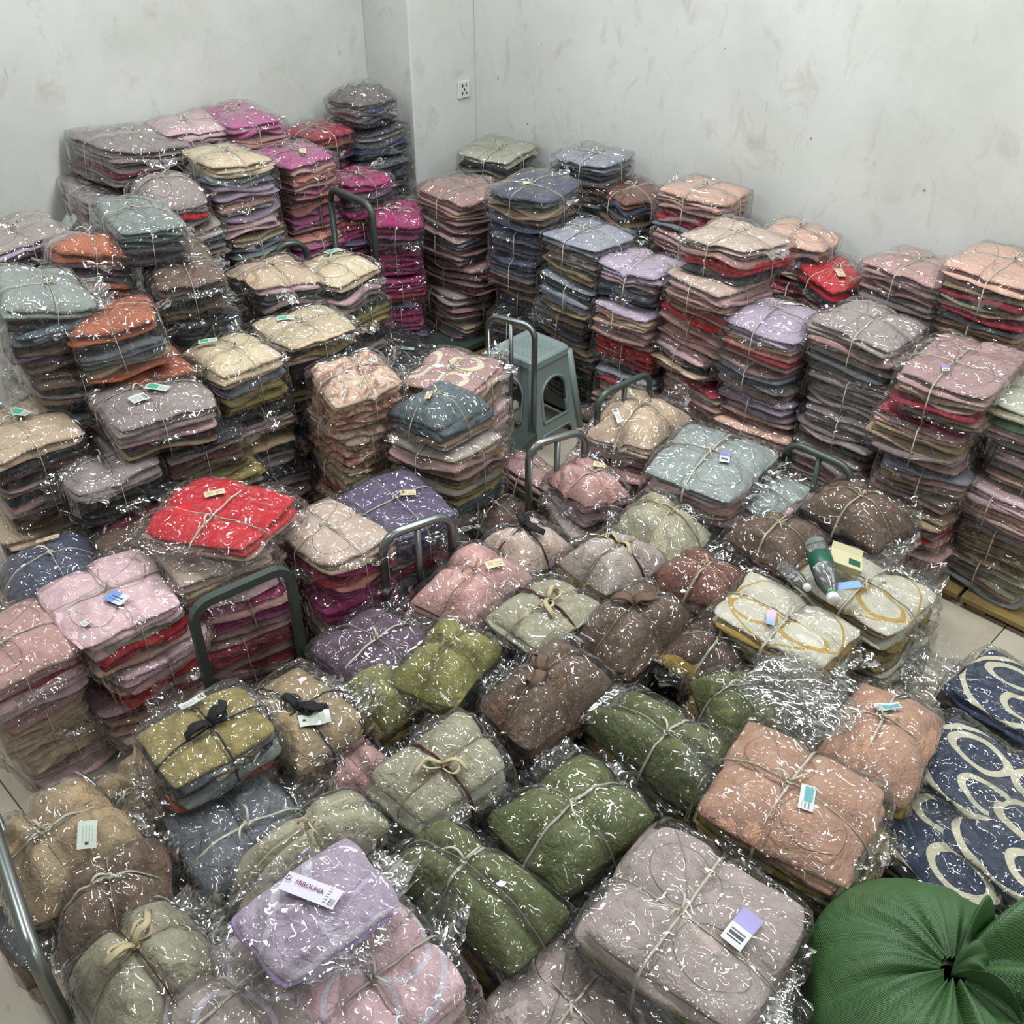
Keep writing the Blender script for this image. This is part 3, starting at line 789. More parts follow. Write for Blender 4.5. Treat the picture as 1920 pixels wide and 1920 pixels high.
def column(desc, toplabel, px, py, plane, w, d, yaw, pal, first='', h=0.13, under=None, base=0.0, group='stacked bundles of bagged garments',
           thick=0.019, fillh=0.135, jit=0.012, specs=(), quad=None, **kw):
    """a pile of bundles from its top down to what carries it. specs: (height, first colours, options) for the upper bundles"""
    top = at(px, py, **plane)
    if quad:
        # left, far, right and near corner of the top face give its place, size and turn
        zq = top.z - (0.05 if kw.get('puff', 0) > .025 else 0.0)      # puffy bundles show their rim lower
        Lc, Tc, Rc, Nc = (at(*c_, z=zq) for c_ in quad)
        zt_ = top.z; top = (Lc + Tc + Rc + Nc) / 4; top.z = zt_
        qk = 1.20 if kw.get('puff', 0) > .025 else 1.14
        ex = ((Tc - Lc) + (Rc - Nc)) / 2; ey = ((Tc - Rc) + (Lc - Nc)) / 2
        w, d = min(.37, ex.length * qk), min(.37, ey.length * qk)
        a1, a2 = math.atan2(ex.y, ex.x), math.atan2(-ey.x, ey.y)
        yaw = math.degrees((a1 + a2) / 2)
        if QDEBUG: print('QUAD %-60s w %.2f d %.2f yaw %.0f skew %.0f z %.2f' % (toplabel[:60], w, d, yaw, math.degrees(a1 - a2), top.z))
    sd = nseed(); rng = np.random.default_rng(sd)
    specs = [(h, first, kw)] + list(specs)
    z = top.z; k = 0
    x, y = top.x, top.y
    puff0 = kw.get('puff', 0.006)
    z -= puff0 * 0.6
    made = []
    while z - base > 0.035:
        if k < len(specs):
            hh, fc, opt = specs[k]; opt = dict(opt)
        else:
            rem = z - base; n = max(1, round(rem / fillh)); hh, fc, opt = rem / n, '', dict(mtop='cloth')
        hh = min(hh, z - base)
        if z - hh - base < 0.05: hh = z - base
        ww, dd, yy = opt.pop('w', w), opt.pop('d', d), opt.pop('yaw', yaw + (rng.normal(0, 4) if k else 0))
        ox, oy = opt.pop('off', (0, 0) if k == 0 else tuple(rng.normal(0, jit, 2)))
        p_ = opt.pop('pal', pal)
        sty = opt.pop('style', kw.get('style', 'white'))
        nl = opt.pop('n', max(3, round(hh / thick)))
        lb = opt.pop('label', None) or (toplabel if k == 0 else 'tied bundle of bagged garments, %s from top in %s' % (WORDS[min(k, 11)], desc))
        s_ = nseed()
        seen = k < 7
        opt.setdefault('flaps', 4 if k else 5)
        bundle('garment_bundle', lb, (x + ox, y + oy, z - hh), yy, ww, dd, hh - 0.004, layer_colors(fc.split(), p_, nl, rng), s_, style=sty, group=group, **opt)
        z -= hh; k += 1

A, B, Cc = dict(X=2.84), dict(X=3.22), dict(Y=3.76)
G1 = 'stacks along the right wall'
# ---- right wall, front row
column('the rose stack nearest the column', 'rose pink bundle topping the narrow stack nearest the corner column', 778, 378, dict(X=2.93), .25, .25, 4, 'mauve', 'rose rose', base=PAL_Z, group=G1)
column('the wide mauve stack behind trolley', 'dusty mauve bundle topping the stack left of the navy one', 862, 345, A, .30, .35, -6, 'mauve', 'rose rose rose beige rose', base=PAL_Z, group=G1, h=.15)
column('the navy-topped stack behind stool', 'navy bundle with a small pink tag topping stack behind stool', 1005, 338, A, .28, .28, 6, 'navy', 'navy slate slate beige beige brown', base=PAL_Z, group=G1, h=.14, tags=[(-.3, .1, 40, .03, .025, 'plain')])
column('the slate-topped stack behind stool', 'lavender grey bundle with cup seams right of the navy one', 1105, 428, dict(X=2.80), .26, .28, 0, 'slate', 'lav slate slate tan', base=PAL_Z, group=G1, h=.15)
column('the lilac-topped stack right of stool', 'lilac bundle with crossed white string right of the slate stack', 1208, 482, dict(X=2.78), .25, .26, 8, 'redpink', 'lilac lilac lilac rose', base=PAL_Z, group=G1, h=.13, tilt=(0, 8), puff=.02, pinch=.02,
       specs=[(.13, 'lilac peach beige peach mauve', dict(mtop='cloth')), (.13, 'lpink red red peach red crimson', dict(mtop='cloth')), (.13, 'lav lav crimson', dict(mtop='cloth'))])
column('the beige and red layered stack', 'beige bundle with bright red layers beneath, highest on its stack', 1385, 432, dict(X=2.84), .27, .29, -8, 'redpink', 'nude nude mauve rose red red charcoal', base=PAL_Z, group=G1, h=.13, puff=.012,
       specs=[(.13, 'nude mauve rose pink beige crimson', dict(mtop='cloth', off=(-.03, .03))), (.12, 'red mauve pink red', dict(mtop='cloth', off=(-.03, .05))), (.12, 'pink lpink pink black beige', dict(mtop='cloth', off=(-.03, .05)))])
column('the lilac and blue layered stack', 'shiny lilac bundle over peach layers in the right row', 1462, 585, dict(X=2.80), .26, .29, 0, 'lilac', 'lilac lilac lilac peach coral crimson', base=PAL_Z, group=G1, h=.13, puff=.012,
       specs=[(.12, 'mauve lav navy lav taupe', dict(mtop='cloth')), (.12, 'lilac lilac pink lilac', dict(mtop='cloth'))])
column('the taupe-topped stack', 'grey taupe bundle with glossy sagging front, right row', 1635, 595, A, .26, .30, -2, 'taupe', 'taupe mgrey taupe rose taupe greige', base=PAL_Z, group=G1, h=.15, puff=.012, pinch=.02)
column('the big mauve stack', 'broad mauve bundle with small violet tag topping nearest full stack', 1818, 655, A, .28, .31, 2, 'peachmix', 'mauve mauve beige rose crimson mauve', quad=((1705, 680), (1770, 600), (1925, 655), (1850, 742)), base=PAL_Z, group=G1, h=.14, tags=[(-.55, .1, 30, .03, .02, 'violet')],
       specs=[(.15, 'crimson mauve pink tan tan beige', dict(mtop='cloth')), (.14, 'lav pink taupe tan mauve', dict(mtop='cloth')), (.14, 'tan tan crimson mauve red', dict(mtop='cloth'))])
column('the pale green stack at right edge', 'pale layered bundle with mint green edges at the right edge', 1985, 740, A, .27, .30, 0, 'mint', 'sageg sage sage', base=PAL_Z, group=G1, h=.14)
# ---- right wall, back row
column('the sage-topped stack by column', 'pale sage green bundle beside the corner column', 935, 272, B, .28, .28, 12, 'grey', 'sageg sageg black sage nude', base=PAL_Z, group=G1, h=.10, tilt=(4, -4))
column('the lavender stack against wall', 'pale lavender grey bundle against the wall with cup seams', 1112, 280, B, .27, .28, 5, 'slate', 'lav lav slate charcoal', base=PAL_Z, group=G1, h=.12)
column('the chestnut stack against wall', 'chestnut brown bundle against the wall behind slate stack', 1185, 345, B, .25, .25, -10, 'navy', 'chest chest navy slate', base=PAL_Z, group=G1, h=.12, puff=.02)
column('the high peach stack against wall', 'peach bundle over red layers, highest against the right wall', 1322, 345, B, .27, .29, 0, 'redpink', 'peach peach rose peach crimson mauve red lav crimson', base=PAL_Z, group=G1, h=.16)
column('the soft peach stack against wall', 'soft peach bundle leaning against the wall behind beige bundle', 1502, 428, B, .27, .26, 10, 'redpink', 'peach peach mauve lav crimson', base=PAL_Z, group=G1, h=.13, puff=.02, tilt=(3, 3))
column('the bright red bundle stack', 'bright red bundle with cream tag against the right wall', 1572, 502, dict(X=3.18), .22, .24, -20, 'lilac', 'red red lav navy', base=PAL_Z, group=G1, h=.10, tags=[(-.3, -.3, 70, .05, .028, 'cream')], tilt=(6, 0), mtop='cloth')
column('the mauve stack against wall', 'wide dusty mauve bundle against the wall behind taupe stack', 1730, 488, B, .29, .30, -4, 'taupe', 'rose mauve mauve rose rose', base=PAL_Z, group=G1, h=.17)
column('the peach stack at right edge', 'light peach bundle over red layers at the right edge wall', 1895, 488, B, .29, .30, 0, 'peachmix', 'peach peach mauve tan crimson sage peach crimson', base=PAL_Z, group=G1, h=.16)

# ---- left wall, back row
G2 = 'stacks along the left wall'
column('the taupe stack by left wall', 'taupe bundle fanned at one corner, leftmost against the wall', 238, 250, Cc, .28, .29, 10, 'taupe', 'taupe taupe taupe mgrey taupe wine', quad=((147, 243), (267, 207), (332, 258), (213, 297)), group=G2, h=.15, tilt=(0, 6),
       specs=[(.16, 'taupe taupe taupe wine taupe', dict(off=(-.10, .02), mtop='cloth')), (.14, 'mgrey taupe', dict(off=(-.06, 0), mtop='cloth'))])
column('the pale pink stack by left wall', 'pale pink bundle against the wall between taupe and hot pink', 348, 225, Cc, .24, .28, -8, 'creamlilac', 'lpink lpink lpink', group=G2, h=.12)
column('the hot pink stack by left wall', 'hot pink bundle, highest of the pink stacks against the wall', 447, 200, Cc, .26, .30, -4, 'pinks', 'hot hot hot pink pink coral', quad=((363, 197), (460, 177), (525, 211), (430, 233)), group=G2, h=.15)
column('the dark red stack by left wall', 'dark red bundle against the wall left of printed stack', 592, 236, Cc, .24, .26, 4, 'magenta', 'crimson crimson chest crimson', group=G2, h=.12)
column('the dark printed corner stack', 'crumpled blue and brown printed bundle on the corner stack top', 672, 160, dict(Y=3.74), .24, .25, 0, 'dprint', 'greige tan blue greige', group=G2, h=.13, mtop='darkprint', mlay='darkprint', puff=.035, wrinkle=.03, style=None, flaps=2, droop=.15,
       specs=[(.13, 'charcoal greige slate', dict(mtop='darkprint', mlay='darkprint', w=.28, d=.28, off=(.02, -.01))), (.14, 'slate navy', dict(mtop='darkprint', mlay='darkprint', w=.29, d=.29, off=(.01, -.02))),
              (.14, 'navy white slate', dict(mtop='darkprint', mlay='darkprint', off=(.03, -.02))), (.14, 'charcoal navy', dict(mtop='darkprint', mlay='darkprint', off=(.02, -.02)))])
# ---- left wall, front row
column('the low taupe stack left', 'rounded taupe bundle above a red layer beside cream stack', 305, 338, dict(Y=3.40), .26, .28, -14, 'taupe', 'taupe taupe mgrey red', group=G2, h=.12, puff=.03, droop=.2)
column('the cream and lilac stack', 'cream bundle over lilac layers in front of pale pink', 420, 278, dict(Y=3.42), .25, .27, -6, 'creamlilac', 'cream cream cream ltg lav lilac lilac', group=G2, h=.14, puff=.015,
       specs=[(.13, 'lpink pink ltg lilac', dict(mtop='cloth')), (.13, 'tan cream lav lav', dict(mtop='cloth'))])
column('the orchid pink stack', 'orchid pink bundle with yellow tag beside the cream one', 553, 280, dict(Y=3.42), .25, .26, -4, 'pinks', 'hot hot pink coral coral', group=G2, h=.15, tags=[(.0, -.45, 60, .045, .025, 'cream')],
       specs=[(.14, 'hot pink coral', dict(mtop='cloth')), (.13, 'coral peach hot', dict(mtop='cloth'))])
column('the magenta stack behind trolley handle', 'magenta bundle over dark lace edges behind the far handle', 668, 322, dict(Y=3.40), .25, .25, -6, 'magenta', 'magenta magenta plum charcoal plum charcoal', group=G2, h=.15)
column('the crimson and purple heap', 'deep magenta bundle slumped beside the rose stack', 738, 385, dict(Y=3.26), .22, .24, -30, 'magenta', 'magenta magenta crimson hot', group=G2, h=.13, tilt=(8, 4), puff=.015)

# ---- left cluster
G3 = 'piles crowded on the left side'
column('the grey-green and black stack', 'grey-green bundle fanned at corners above the black stack', 243, 390, dict(Y=3.06), .27, .30, -14, 'dark', 'gg gg teal teal charcoal', quad=((150, 377), (277, 363), (350, 410), (235, 430)), group=G3, h=.13, tilt=(0, 5), style='white',
       specs=[(.13, 'brown choc charcoal slate black', dict(off=(.05, -.14), label='brown grey bundle with pale blue tag on the black stack', tags=[(-.2, .1, 10, .03, .03, 'blue')])),
              (.13, 'black black slate', dict(off=(.06, -.15))), (.12, 'sage black black', dict(off=(.07, -.16))), (.12, 'black sage', dict(off=(.06, -.14)))])
column('the terracotta and plum heap', 'terracotta bundle over shiny plum layers in left heap', 136, 448, dict(Y=3.06), .25, .28, -20, 'terr', 'orange orange plum plum slate', group=G3, h=.17, puff=.03, tilt=(-6, 12), mtop='cloth')
column('the lilac grey stack at left edge', 'dull lilac bundle at the left edge below the wall', 22, 425, dict(Y=3.35), .28, .28, 0, 'taupe', 'mgrey lilac taupe', group=G3, h=.13)
column('the brown stack at left edge', 'big pale grey-green bag slumped over the left edge stack', 56, 525, dict(Y=2.86), .25, .29, -8, 'terr', 'bagg bagg bagg', group=G3, h=.07, tilt=(10, 14), puff=.02, style='white', flaps=8, mtop='cloth',
       specs=[(.13, 'teal slate black brown', dict(mtop='cloth', off=(.0, -.02))), (.13, 'brown brown black', dict(mtop='cloth', off=(.02, -.04))), (.13, 'slate tan brown', dict(mtop='cloth', off=(.03, -.05)))])
column('the orange and blue striped heap', 'orange bundle over slate blue layers in the left heap', 213, 580, dict(Y=2.70), .25, .28, -16, 'terr', 'orange orange black slate lav slate tan', group=G3, h=.16, tilt=(-8, -5), mtop='cloth', puff=.015,
       specs=[(.12, 'orange orange brown', dict(mtop='cloth', off=(.04, -.02)))])
column('the lattice knit stack', 'cream pink bundle with grey knitted edges left of cream one', 508, 500, dict(z=.72), .25, .27, -10, 'creamdark', 'beige lpink slate slate mgrey', group=G3, h=.13, puff=.015, mtop='fold')
column('the cream stack below far handle', 'cream bundle with green tag below the far trolley handle', 622, 492, dict(z=.70), .27, .29, 14, 'creamdark', 'cream cream black lpink', group=G3, h=.12, puff=.02, tags=[(.35, .2, -20, .06, .035, 'green')])
column('the cream and black tied stack', 'cream bundle with green tag above black layers, left of another', 442, 652, dict(z=.69), .25, .27, 4, 'creamdark', 'cream cream beige slate lpink khaki', quad=((343, 650), (443, 608), (535, 657), (400, 700)), group=G3, h=.14, puff=.012, tags=[(-.3, .45, -30, .055, .03, 'green')],
       specs=[(.13, 'khaki black black taupe', dict(mtop='cloth')), (.13, 'tan black black taupe', dict(mtop='cloth')), (.12, 'black taupe taupe chest', dict(mtop='cloth'))])
column('the beige stack over floral one', 'beige bundle with green tag behind the floral stack', 583, 600, dict(z=.68), .26, .28, -4, 'creamdark', 'cream beige black khaki', quad=((485, 595), (598, 550), (665, 597), (535, 635)), group=G3, h=.13, puff=.014, tags=[(-.35, .3, -30, .055, .03, 'green')])
column('the taupe tagged bundle', 'taupe bundle with mint tag lying across two black stacks', 258, 738, dict(z=.665), .27, .30, -20, 'creamdark', 'taupe taupe taupe lpink black tan', quad=((150, 712), (335, 675), (388, 738), (222, 805)), group=G3, h=.13, base=.535, puff=.012, tags=[(.15, -.2, -50, .07, .03, 'green'), (-.25, -.35, 10, .05, .04, 'white')])
column('the taupe and black stack', 'dull taupe bundle at left under the mint tagged one', 190, 850, dict(z=.53), .27, .30, -6, 'creamdark', 'taupe taupe taupe black black', group=G3, h=.13, specs=[(.13, 'wine taupe black rose', dict(mtop='cloth')), (.13, 'black rose taupe', dict(mtop='cloth'))])
column('the black and rust stack', 'black and rust bundle at right under the mint tagged one', 355, 790, dict(z=.53), .25, .28, -8, 'creamdark', 'black taupe black chest brown', group=G3, h=.13)
column('the beige stack at left edge', 'beige bundle with green tag over black layers at left edge', 38, 790, dict(z=.63), .27, .29, -4, 'creamdark', 'beige beige black black chest', group=G3, h=.13, puff=.012, tags=[(.1, .2, -60, .06, .03, 'green')],
       specs=[(.14, 'tan black rose mgrey', dict(mtop='cloth')), (.13, 'beige beige black', dict(mtop='cloth'))])
column('the floral stack', 'shiny floral pink and cream bundle beside grey handle', 658, 685, dict(z=.63), .25, .26, -14, 'floral', 'nude peach beige', group=G3, h=.13, puff=.03, wrinkle=.015, pinch=.02, mtop='floral', mlay='floral',
       specs=[(.14, 'peach nude slate coral', dict(mtop='floral', mlay='floral')), (.13, 'beige tan', dict(mtop='floral')), (.13, 'tan orange', dict(mtop='floral', mlay='floral'))])
column('the pink print stack', 'pink bundle printed with cream rings left of the stool', 852, 688, dict(z=.56), .30, .25, 18, 'pale', 'rose rose beige black mgrey', group=G3, h=.13, mtop='pinkprint', flaps=8)
column('the teal-topped stack', 'teal grey bundle with cream tag in front of pink print', 845, 772, dict(z=.57), .26, .27, -8, 'tealbr', 'teal teal teal', quad=((738, 783), (827, 723), (925, 765), (813, 815)), group=G3, h=.09, puff=.03, pinch=.02, droop=.25, tags=[(-.3, .05, 30, .05, .02, 'cream')], mtop='cloth',
       specs=[(.19, 'greige tan mauve khaki rose brown khaki greige', dict(mtop='cloth', w=.27, d=.28)), (.16, 'teal teal slate khaki', dict(mtop='cloth', off=(.02, -.02)))])
column('the heap behind black pack', 'black pack with mint tag lying behind the floral stack', 752, 632, dict(z=.26), .26, .26, -20, 'dark', 'black black', quad=((685, 622), (742, 588), (817, 660), (720, 690)), group=G3, h=.05, wrinkle=.002, pinch=.004, tags=[(.0, -.55, -40, .05, .02, 'green')], mtop='cloth', flaps=4)
column('the brown heap under teal stack', 'chocolate brown bundle low beside the silver handle', 925, 945, dict(z=.20), .22, .24, 6, 'brown', 'choc brown choc', group=G3, h=.12, puff=.03, droop=.3, mtop='cloth')
column('the yellow and rose slumped heap', 'rose and khaki bundle leaning behind the short handle', 985, 880, dict(z=.20), .18, .28, 0, 'tealbr', 'rose rose khaki gold', group=G3, h=.14, puff=.02, tilt=(0, 16), mtop='cloth')

# ---- middle left
G4 = 'piles on the left trolleys'
column('the navy heap at left edge', 'dark navy bundle with cream tag at the left edge', 85, 1045, dict(z=.43), .26, .28, -10, 'dark', 'navy navy charcoal crimson', group=G4, h=.15, puff=.03, droop=.25, tags=[(.2, .5, -20, .06, .025, 'cream')], mtop='cloth')
column('the brown heap behind red pack', 'brown bundle with pale tag behind pink stack', 222, 985, dict(z=.38), .25, .24, 0, 'brown', 'brown brown wine brown', group=G4, h=.14, puff=.02, tags=[(.1, .6, -30, .06, .025, 'cream')], mtop='cloth')
column('the pink layered trolley stack', 'pale pink bundle with blue hang tag on the left trolley', 202, 1108, dict(z=.43), .27, .30, 0, 'pinkred', 'lpink lpink lpink sage red crimson peach', quad=((58, 1100), (242, 1015), (348, 1108), (165, 1207)), group=G4, h=.13, hi=True, tags=[(-.05, -.35, -70, .055, .04, 'blue'), (-.7, -.55, 5, .02, .02, 'white')], s0=-.05, t0=.05, base=.0,
       specs=[(.11, 'lpink lpink rose peach', dict(mtop='cloth')), (.10, 'lpink wine beige', dict(mtop='cloth'))])
column('the beige and magenta stack', 'beige folded bundle with layered edge under the red pack', 385, 1010, dict(z=.44), .28, .33, -6, 'magpink', 'nude nude beige nude pink lpink', group=G4, h=.12, base=.0, flaps=6,
       specs=[(.11, 'magenta pink rose magenta', dict(mtop='cloth', off=(.02, -.01))), (.11, 'rose crimson', dict(mtop='cloth', off=(.02, -.02)))])
column('', 'bright red pack tied with white string on beige bundle', 412, 957, dict(z=.505), .22, .29, -30, 'pinkred', 'red red', quad=((280, 975), (372, 883), (543, 932), (458, 1043)), group=G4, h=.06, base=.445, hi=True, flaps=8, loose=.012, mtop='cloth', tags=[(.3, .25, -45, .055, .025, 'cream')], s0=-.25, t0=.0)
column('the floral white and magenta stack', 'white flowered bundle over magenta layers beside red pack', 622, 985, dict(z=.43), .25, .29, -4, 'magpink', 'nude nude beige magenta crimson coral', group=G4, h=.13, puff=.012, base=.0)
column('the purple-topped stack', 'smooth purple bundle with cream tag behind the steel handle', 742, 935, dict(z=.41), .25, .27, 4, 'purp', 'purple purple purple slate', quad=((630, 925), (747, 885), (850, 947), (735, 1000)), group=G4, h=.13, pinch=0.0, tags=[(.4, .0, -35, .045, .025, 'cream')], style='white', base=.10)
column('the pink stack at left edge', 'salmon pink bundle over red layers at the left edge', 15, 1195, dict(z=.42), .26, .28, 0, 'pale', 'pink pink rose crimson lpink', group=G4, h=.13)

# ---- foreground and right trolleys: soft round bundles
G5 = 'soft bundles heaped on the front trolleys'
PF = dict(puff=.042, pinch=.026, droop=.30, mtop='cloth', wrinkle=.008, hi=True, flaps=9, loose=.008)
def soft(desc, label, px, py, z, w, d, yaw, pal, first, h=.11, quad=None, **kw):
    o = dict(PF); o.update(kw)
    column(desc, label, px, py, dict(z=z), w, d, yaw, pal, first, h=h, group=G5, thick=.024, base=.10, quad=quad, **o)
FL = dict(puff=.014, pinch=.014, droop=.10, hi=True, flaps=8, mtop='cups')

soft('the pink heap by short handle', 'salmon pink bundle with cream tag by the short handle', 1108, 898, .37, .24, .25, 0, 'pale', 'pink pink rose', quad=((1022, 882), (1100, 866), (1192, 920), (1110, 950)), tags=[(.35, -.1, -40, .05, .02, 'cream')], puff=.03)
soft('the light grey and pink pile', 'light grey and pink flat bundle with violet tag', 1335, 848, .44, .27, .32, 4, 'pale', 'ltg ltg lpink mauve', quad=((1198, 866), (1303, 797), (1470, 828), (1356, 902)), tags=[(-.1, -.35, 20, .06, .03, 'violet')], **dict(FL, flaps=9))
soft('the grey layered pile', 'pink and grey layered pack peeking out right of grey bundle', 1425, 900, .36, .26, .27, -4, 'pale', 'ltg lpink mauve rose', **dict(FL, flaps=8))
soft('the beige pile by handle', 'puffy beige bundle with white tag in front of right row', 1195, 775, .44, .28, .27, 4, 'pale', 'beige nude nude rose mauve', quad=((1100, 810), (1177, 728), (1312, 757), (1188, 860)), tags=[(-.55, .15, 50, .06, .02, 'white')], puff=.035)
soft('the dark brown pile at right', 'glossy dark brown bundle with orange cord below the right row', 1618, 925, .40, .25, .28, -8, 'brown', 'brown brown choc black', style='cream')
soft('the middle brown pile', 'brown bundle with cream string left of the dark brown one', 1462, 978, .38, .24, .27, 4, 'brown', 'brown brown taupe', style='cream')
soft('the sage pile', 'pale sage bundle with twisted cream ribbon', 1248, 955, .39, .23, .27, 6, 'sage', 'sage sageg sage', style='cream')
soft('the olive brown pile', 'olive brown bundle with mustard edge and brown ribbon', 1145, 1022, .37, .25, .25, -6, 'tan', 'greige khaki gold olive', style='ribbon')
soft('the nude pile with black bow', 'nude pink bundle tied with a black bow', 992, 990, .33, .22, .22, -4, 'grey', 'nude nude slate navy', style='black', puff=.035)
soft('the salmon pile', 'large salmon pink bundle with four puffy lobes', 872, 1082, .36, .27, .27, 6, 'pale', 'pink pink rose', quad=((768, 1124), (877, 1015), (993, 1086), (880, 1165)), tags=[(.3, -.4, -30, .05, .03, 'cream')], style='tan')
soft('the pale sage ribboned pile', 'pale sage bundle with brown ribbon right of salmon one', 1015, 1130, .37, .21, .25, 2, 'dark', 'sage sageg sage black navy', quad=((905, 1139), (1020, 1069), (1128, 1112), (997, 1205)), style='ribbon', puff=.010, pinch=.012, droop=.07, wrinkle=.005)
soft('the small brown pile', 'reddish brown bundle with cream knot above the bow one', 1322, 1062, .36, .21, .24, 0, 'brown', 'chest brown brown slate', style='cream')
soft('the brown bow pile', 'brown bundle with cloth bow right of sage ribboned one', 1188, 1168, .36, .22, .25, 2, 'brown', 'brown brown choc', quad=((1082, 1172), (1200, 1105), (1308, 1157), (1165, 1250)), style='bowbrown')
soft('the dull purple pile', 'flat dull purple bundle with white string by the handle', 700, 1190, .30, .25, .27, 4, 'purp', 'plum slate plum slate', **dict(FL, mtop='fold'))
soft('the bright olive pile', 'bright olive green bundle left of centre', 842, 1212, .38, .20, .26, -8, 'green', 'olive olive khaki black', quad=((731, 1255), (832, 1163), (932, 1202), (840, 1322)), puff=.03, style='tan', flaps=9)
soft('the lower olive pile', 'olive bundle half hidden under the brighter olive one', 715, 1275, .31, .20, .22, 0, 'green', 'olive khaki dgreen', puff=.035, style=None, flaps=9)
soft('the large brown bow pile', 'large brown bundle with floppy cloth bow in the centre', 1030, 1298, .39, .25, .26, 4, 'brown', 'brown chest brown black', quad=((902, 1292), (1042, 1208), (1147, 1262), (1007, 1393)), style='bowbrown')
soft('the cream gold pile', 'cream bundle with gold binding and pink blue tag', 1478, 1150, .41, .26, .30, 0, 'goldw', 'white gold white gold', quad=((1337, 1142), (1425, 1058), (1615, 1184), (1528, 1235)), tags=[(-.35, .1, 30, .05, .022, 'pinkblue')], **dict(FL, mtop='goldtrim', droop=.05))
soft('the right cream gold pile', 'cream bundle with gold rings carrying the water bottle', 1652, 1092, .40, .27, .31, 0, 'goldw', 'white gold white gold', quad=((1490, 1071), (1594, 1012), (1758, 1098), (1669, 1183)), **dict(FL, mtop='goldtrim', droop=.05))
soft('the leafy green pile', 'moss green bundle with four lobes right of bow bundle', 1242, 1368, .37, .24, .29, 0, 'green', 'green dgreen green black', quad=((1108, 1340), (1190, 1278), (1384, 1420), (1290, 1502)), flaps=7)
soft('the crumpled green pile', 'crumpled dark green bundle behind the peach ones', 1392, 1292, .36, .20, .22, -30, 'green', 'green dgreen gold', puff=.05, flaps=6)
soft('the black and gold gap pile', 'black and gold pack standing above the crumpled green one', 1335, 1200, .33, .17, .22, 10, 'dark', 'choc gold black black', puff=.02, tilt=(10, 0))
soft('the far peach pile', 'peach tan bundle with teal tag nearer the tiles', 1642, 1365, .37, .26, .28, 0, 'skin', 'skin skin khaki sage gold', quad=((1532, 1417), (1612, 1284), (1758, 1350), (1686, 1492)), tags=[(.2, .05, -45, .06, .022, 'teal')], puff=.028, pinch=.014, droop=.18)
soft('the near peach pile', 'peach tan bundle with teal tag and cup seams in front', 1500, 1500, .41, .28, .31, 0, 'skin', 'skin skin khaki gold', quad=((1316, 1498), (1421, 1382), (1668, 1492), (1545, 1650)), tags=[(-.15, -.2, 20, .065, .03, 'teal')], **dict(FL, puff=.03))
soft('the ribboned sage pile', 'sage bundle with long brown ribbon left of green ones', 818, 1398, .40, .24, .27, 8, 'grey', 'sage sageg sage sage teal navy', quad=((692, 1437), (856, 1323), (962, 1406), (798, 1532)), style='ribbon', puff=.010, pinch=.012, droop=.06, wrinkle=.005, h=.13)
soft('the middle green pile', 'deep green bundle with yellow edge in front', 1068, 1508, .37, .25, .28, 0, 'green', 'green green gold dbrown', quad=((926, 1517), (1099, 1403), (1198, 1525), (1084, 1678)))
soft('the front green pile', 'large moss green bundle nearest the camera', 892, 1635, .40, .25, .29, -2, 'green', 'green dgreen dbrown black', quad=((731, 1622), (840, 1535), (1052, 1690), (960, 1810)), h=.13)
soft('the big taupe front pile', 'large taupe pink bundle with violet tag at front right', 1312, 1695, .43, .32, .37, 0, 'redpink', 'mgrey mgrey mgrey olive teal crimson black', quad=((1060, 1740), (1237, 1513), (1535, 1725), (1385, 1908)), h=.16, tags=[(.15, -.45, -5, .075, .042, 'violet')], **dict(FL, puff=.008, droop=.05))
soft('the khaki black-tied pile', 'khaki bundle tied with black cord and bow', 380, 1368, .44, .24, .28, -14, 'tan', 'khaki slate black ltg orange beige', quad=((230, 1364), (430, 1284), (542, 1370), (330, 1452)), h=.12, style='black', tags=[(.1, .75, 0, .06, .02, 'white')], **dict(FL, mtop='cloth', puff=.004, droop=.03, pinch=.008))
soft('the khaki tagged pile', 'khaki bundle with black cord and mint tag by the handle', 548, 1290, .37, .24, .26, -4, 'tan', 'tan tan khaki rose', quad=((418, 1302), (565, 1220), (676, 1315), (565, 1418)), h=.13, style='black', tags=[(-.1, -.55, -30, .07, .035, 'mint')], puff=.020, pinch=.012, droop=.15)
soft('the tan pile at left edge', 'wide tan bundle with pale mint tag at the left edge', 128, 1548, .42, .24, .30, -16, 'tan', 'tan tan tan black', quad=((-60, 1575), (135, 1488), (283, 1585), (60, 1690)), h=.12, tags=[(.35, -.5, 60, .06, .035, 'mint')], puff=.035)
soft('the dark grey pile', 'smooth dark grey bundle half under the beige one', 450, 1545, .34, .27, .27, -4, 'grey', 'slate teal slate', **FL)
soft('the beige roll pile', 'beige bundle gathered by a ribbon behind the lilac pack', 565, 1570, .38, .22, .33, -30, 'sage', 'sage nude sage', quad=((400, 1640), (640, 1490), (745, 1590), (470, 1680)), style='cream', puff=.05)
soft('the brown pile by left handle', 'brown tan bundle beside the near left handle', 190, 1672, .38, .20, .27, -20, 'brown', 'brown tan brown', puff=.045)
soft('the sage bow pile', 'sage bundle with cream and brown bow at bottom left', 265, 1775, .44, .24, .28, 0, 'sage', 'sage greige sage', style='ribbon', puff=.05, h=.13)
soft('the grey lace pile', 'grey lilac lace bundle at the bottom edge', 455, 1870, .40, .26, .28, 4, 'pale', 'mgrey mgrey lilac', **dict(FL, mtop='lace'))
soft('the pink lace pile', 'pale pink lace bundle with white string at bottom edge', 712, 1822, .41, .26, .27, -4, 'pale', 'lpink lpink lpink skin mgrey', **dict(FL, mtop='lace'))
soft('the low taupe front pile', 'taupe bundle at the bottom edge below big taupe one', 1075, 1890, .30, .28, .30, 0, 'redpink', 'mgrey mgrey mgrey', **FL)
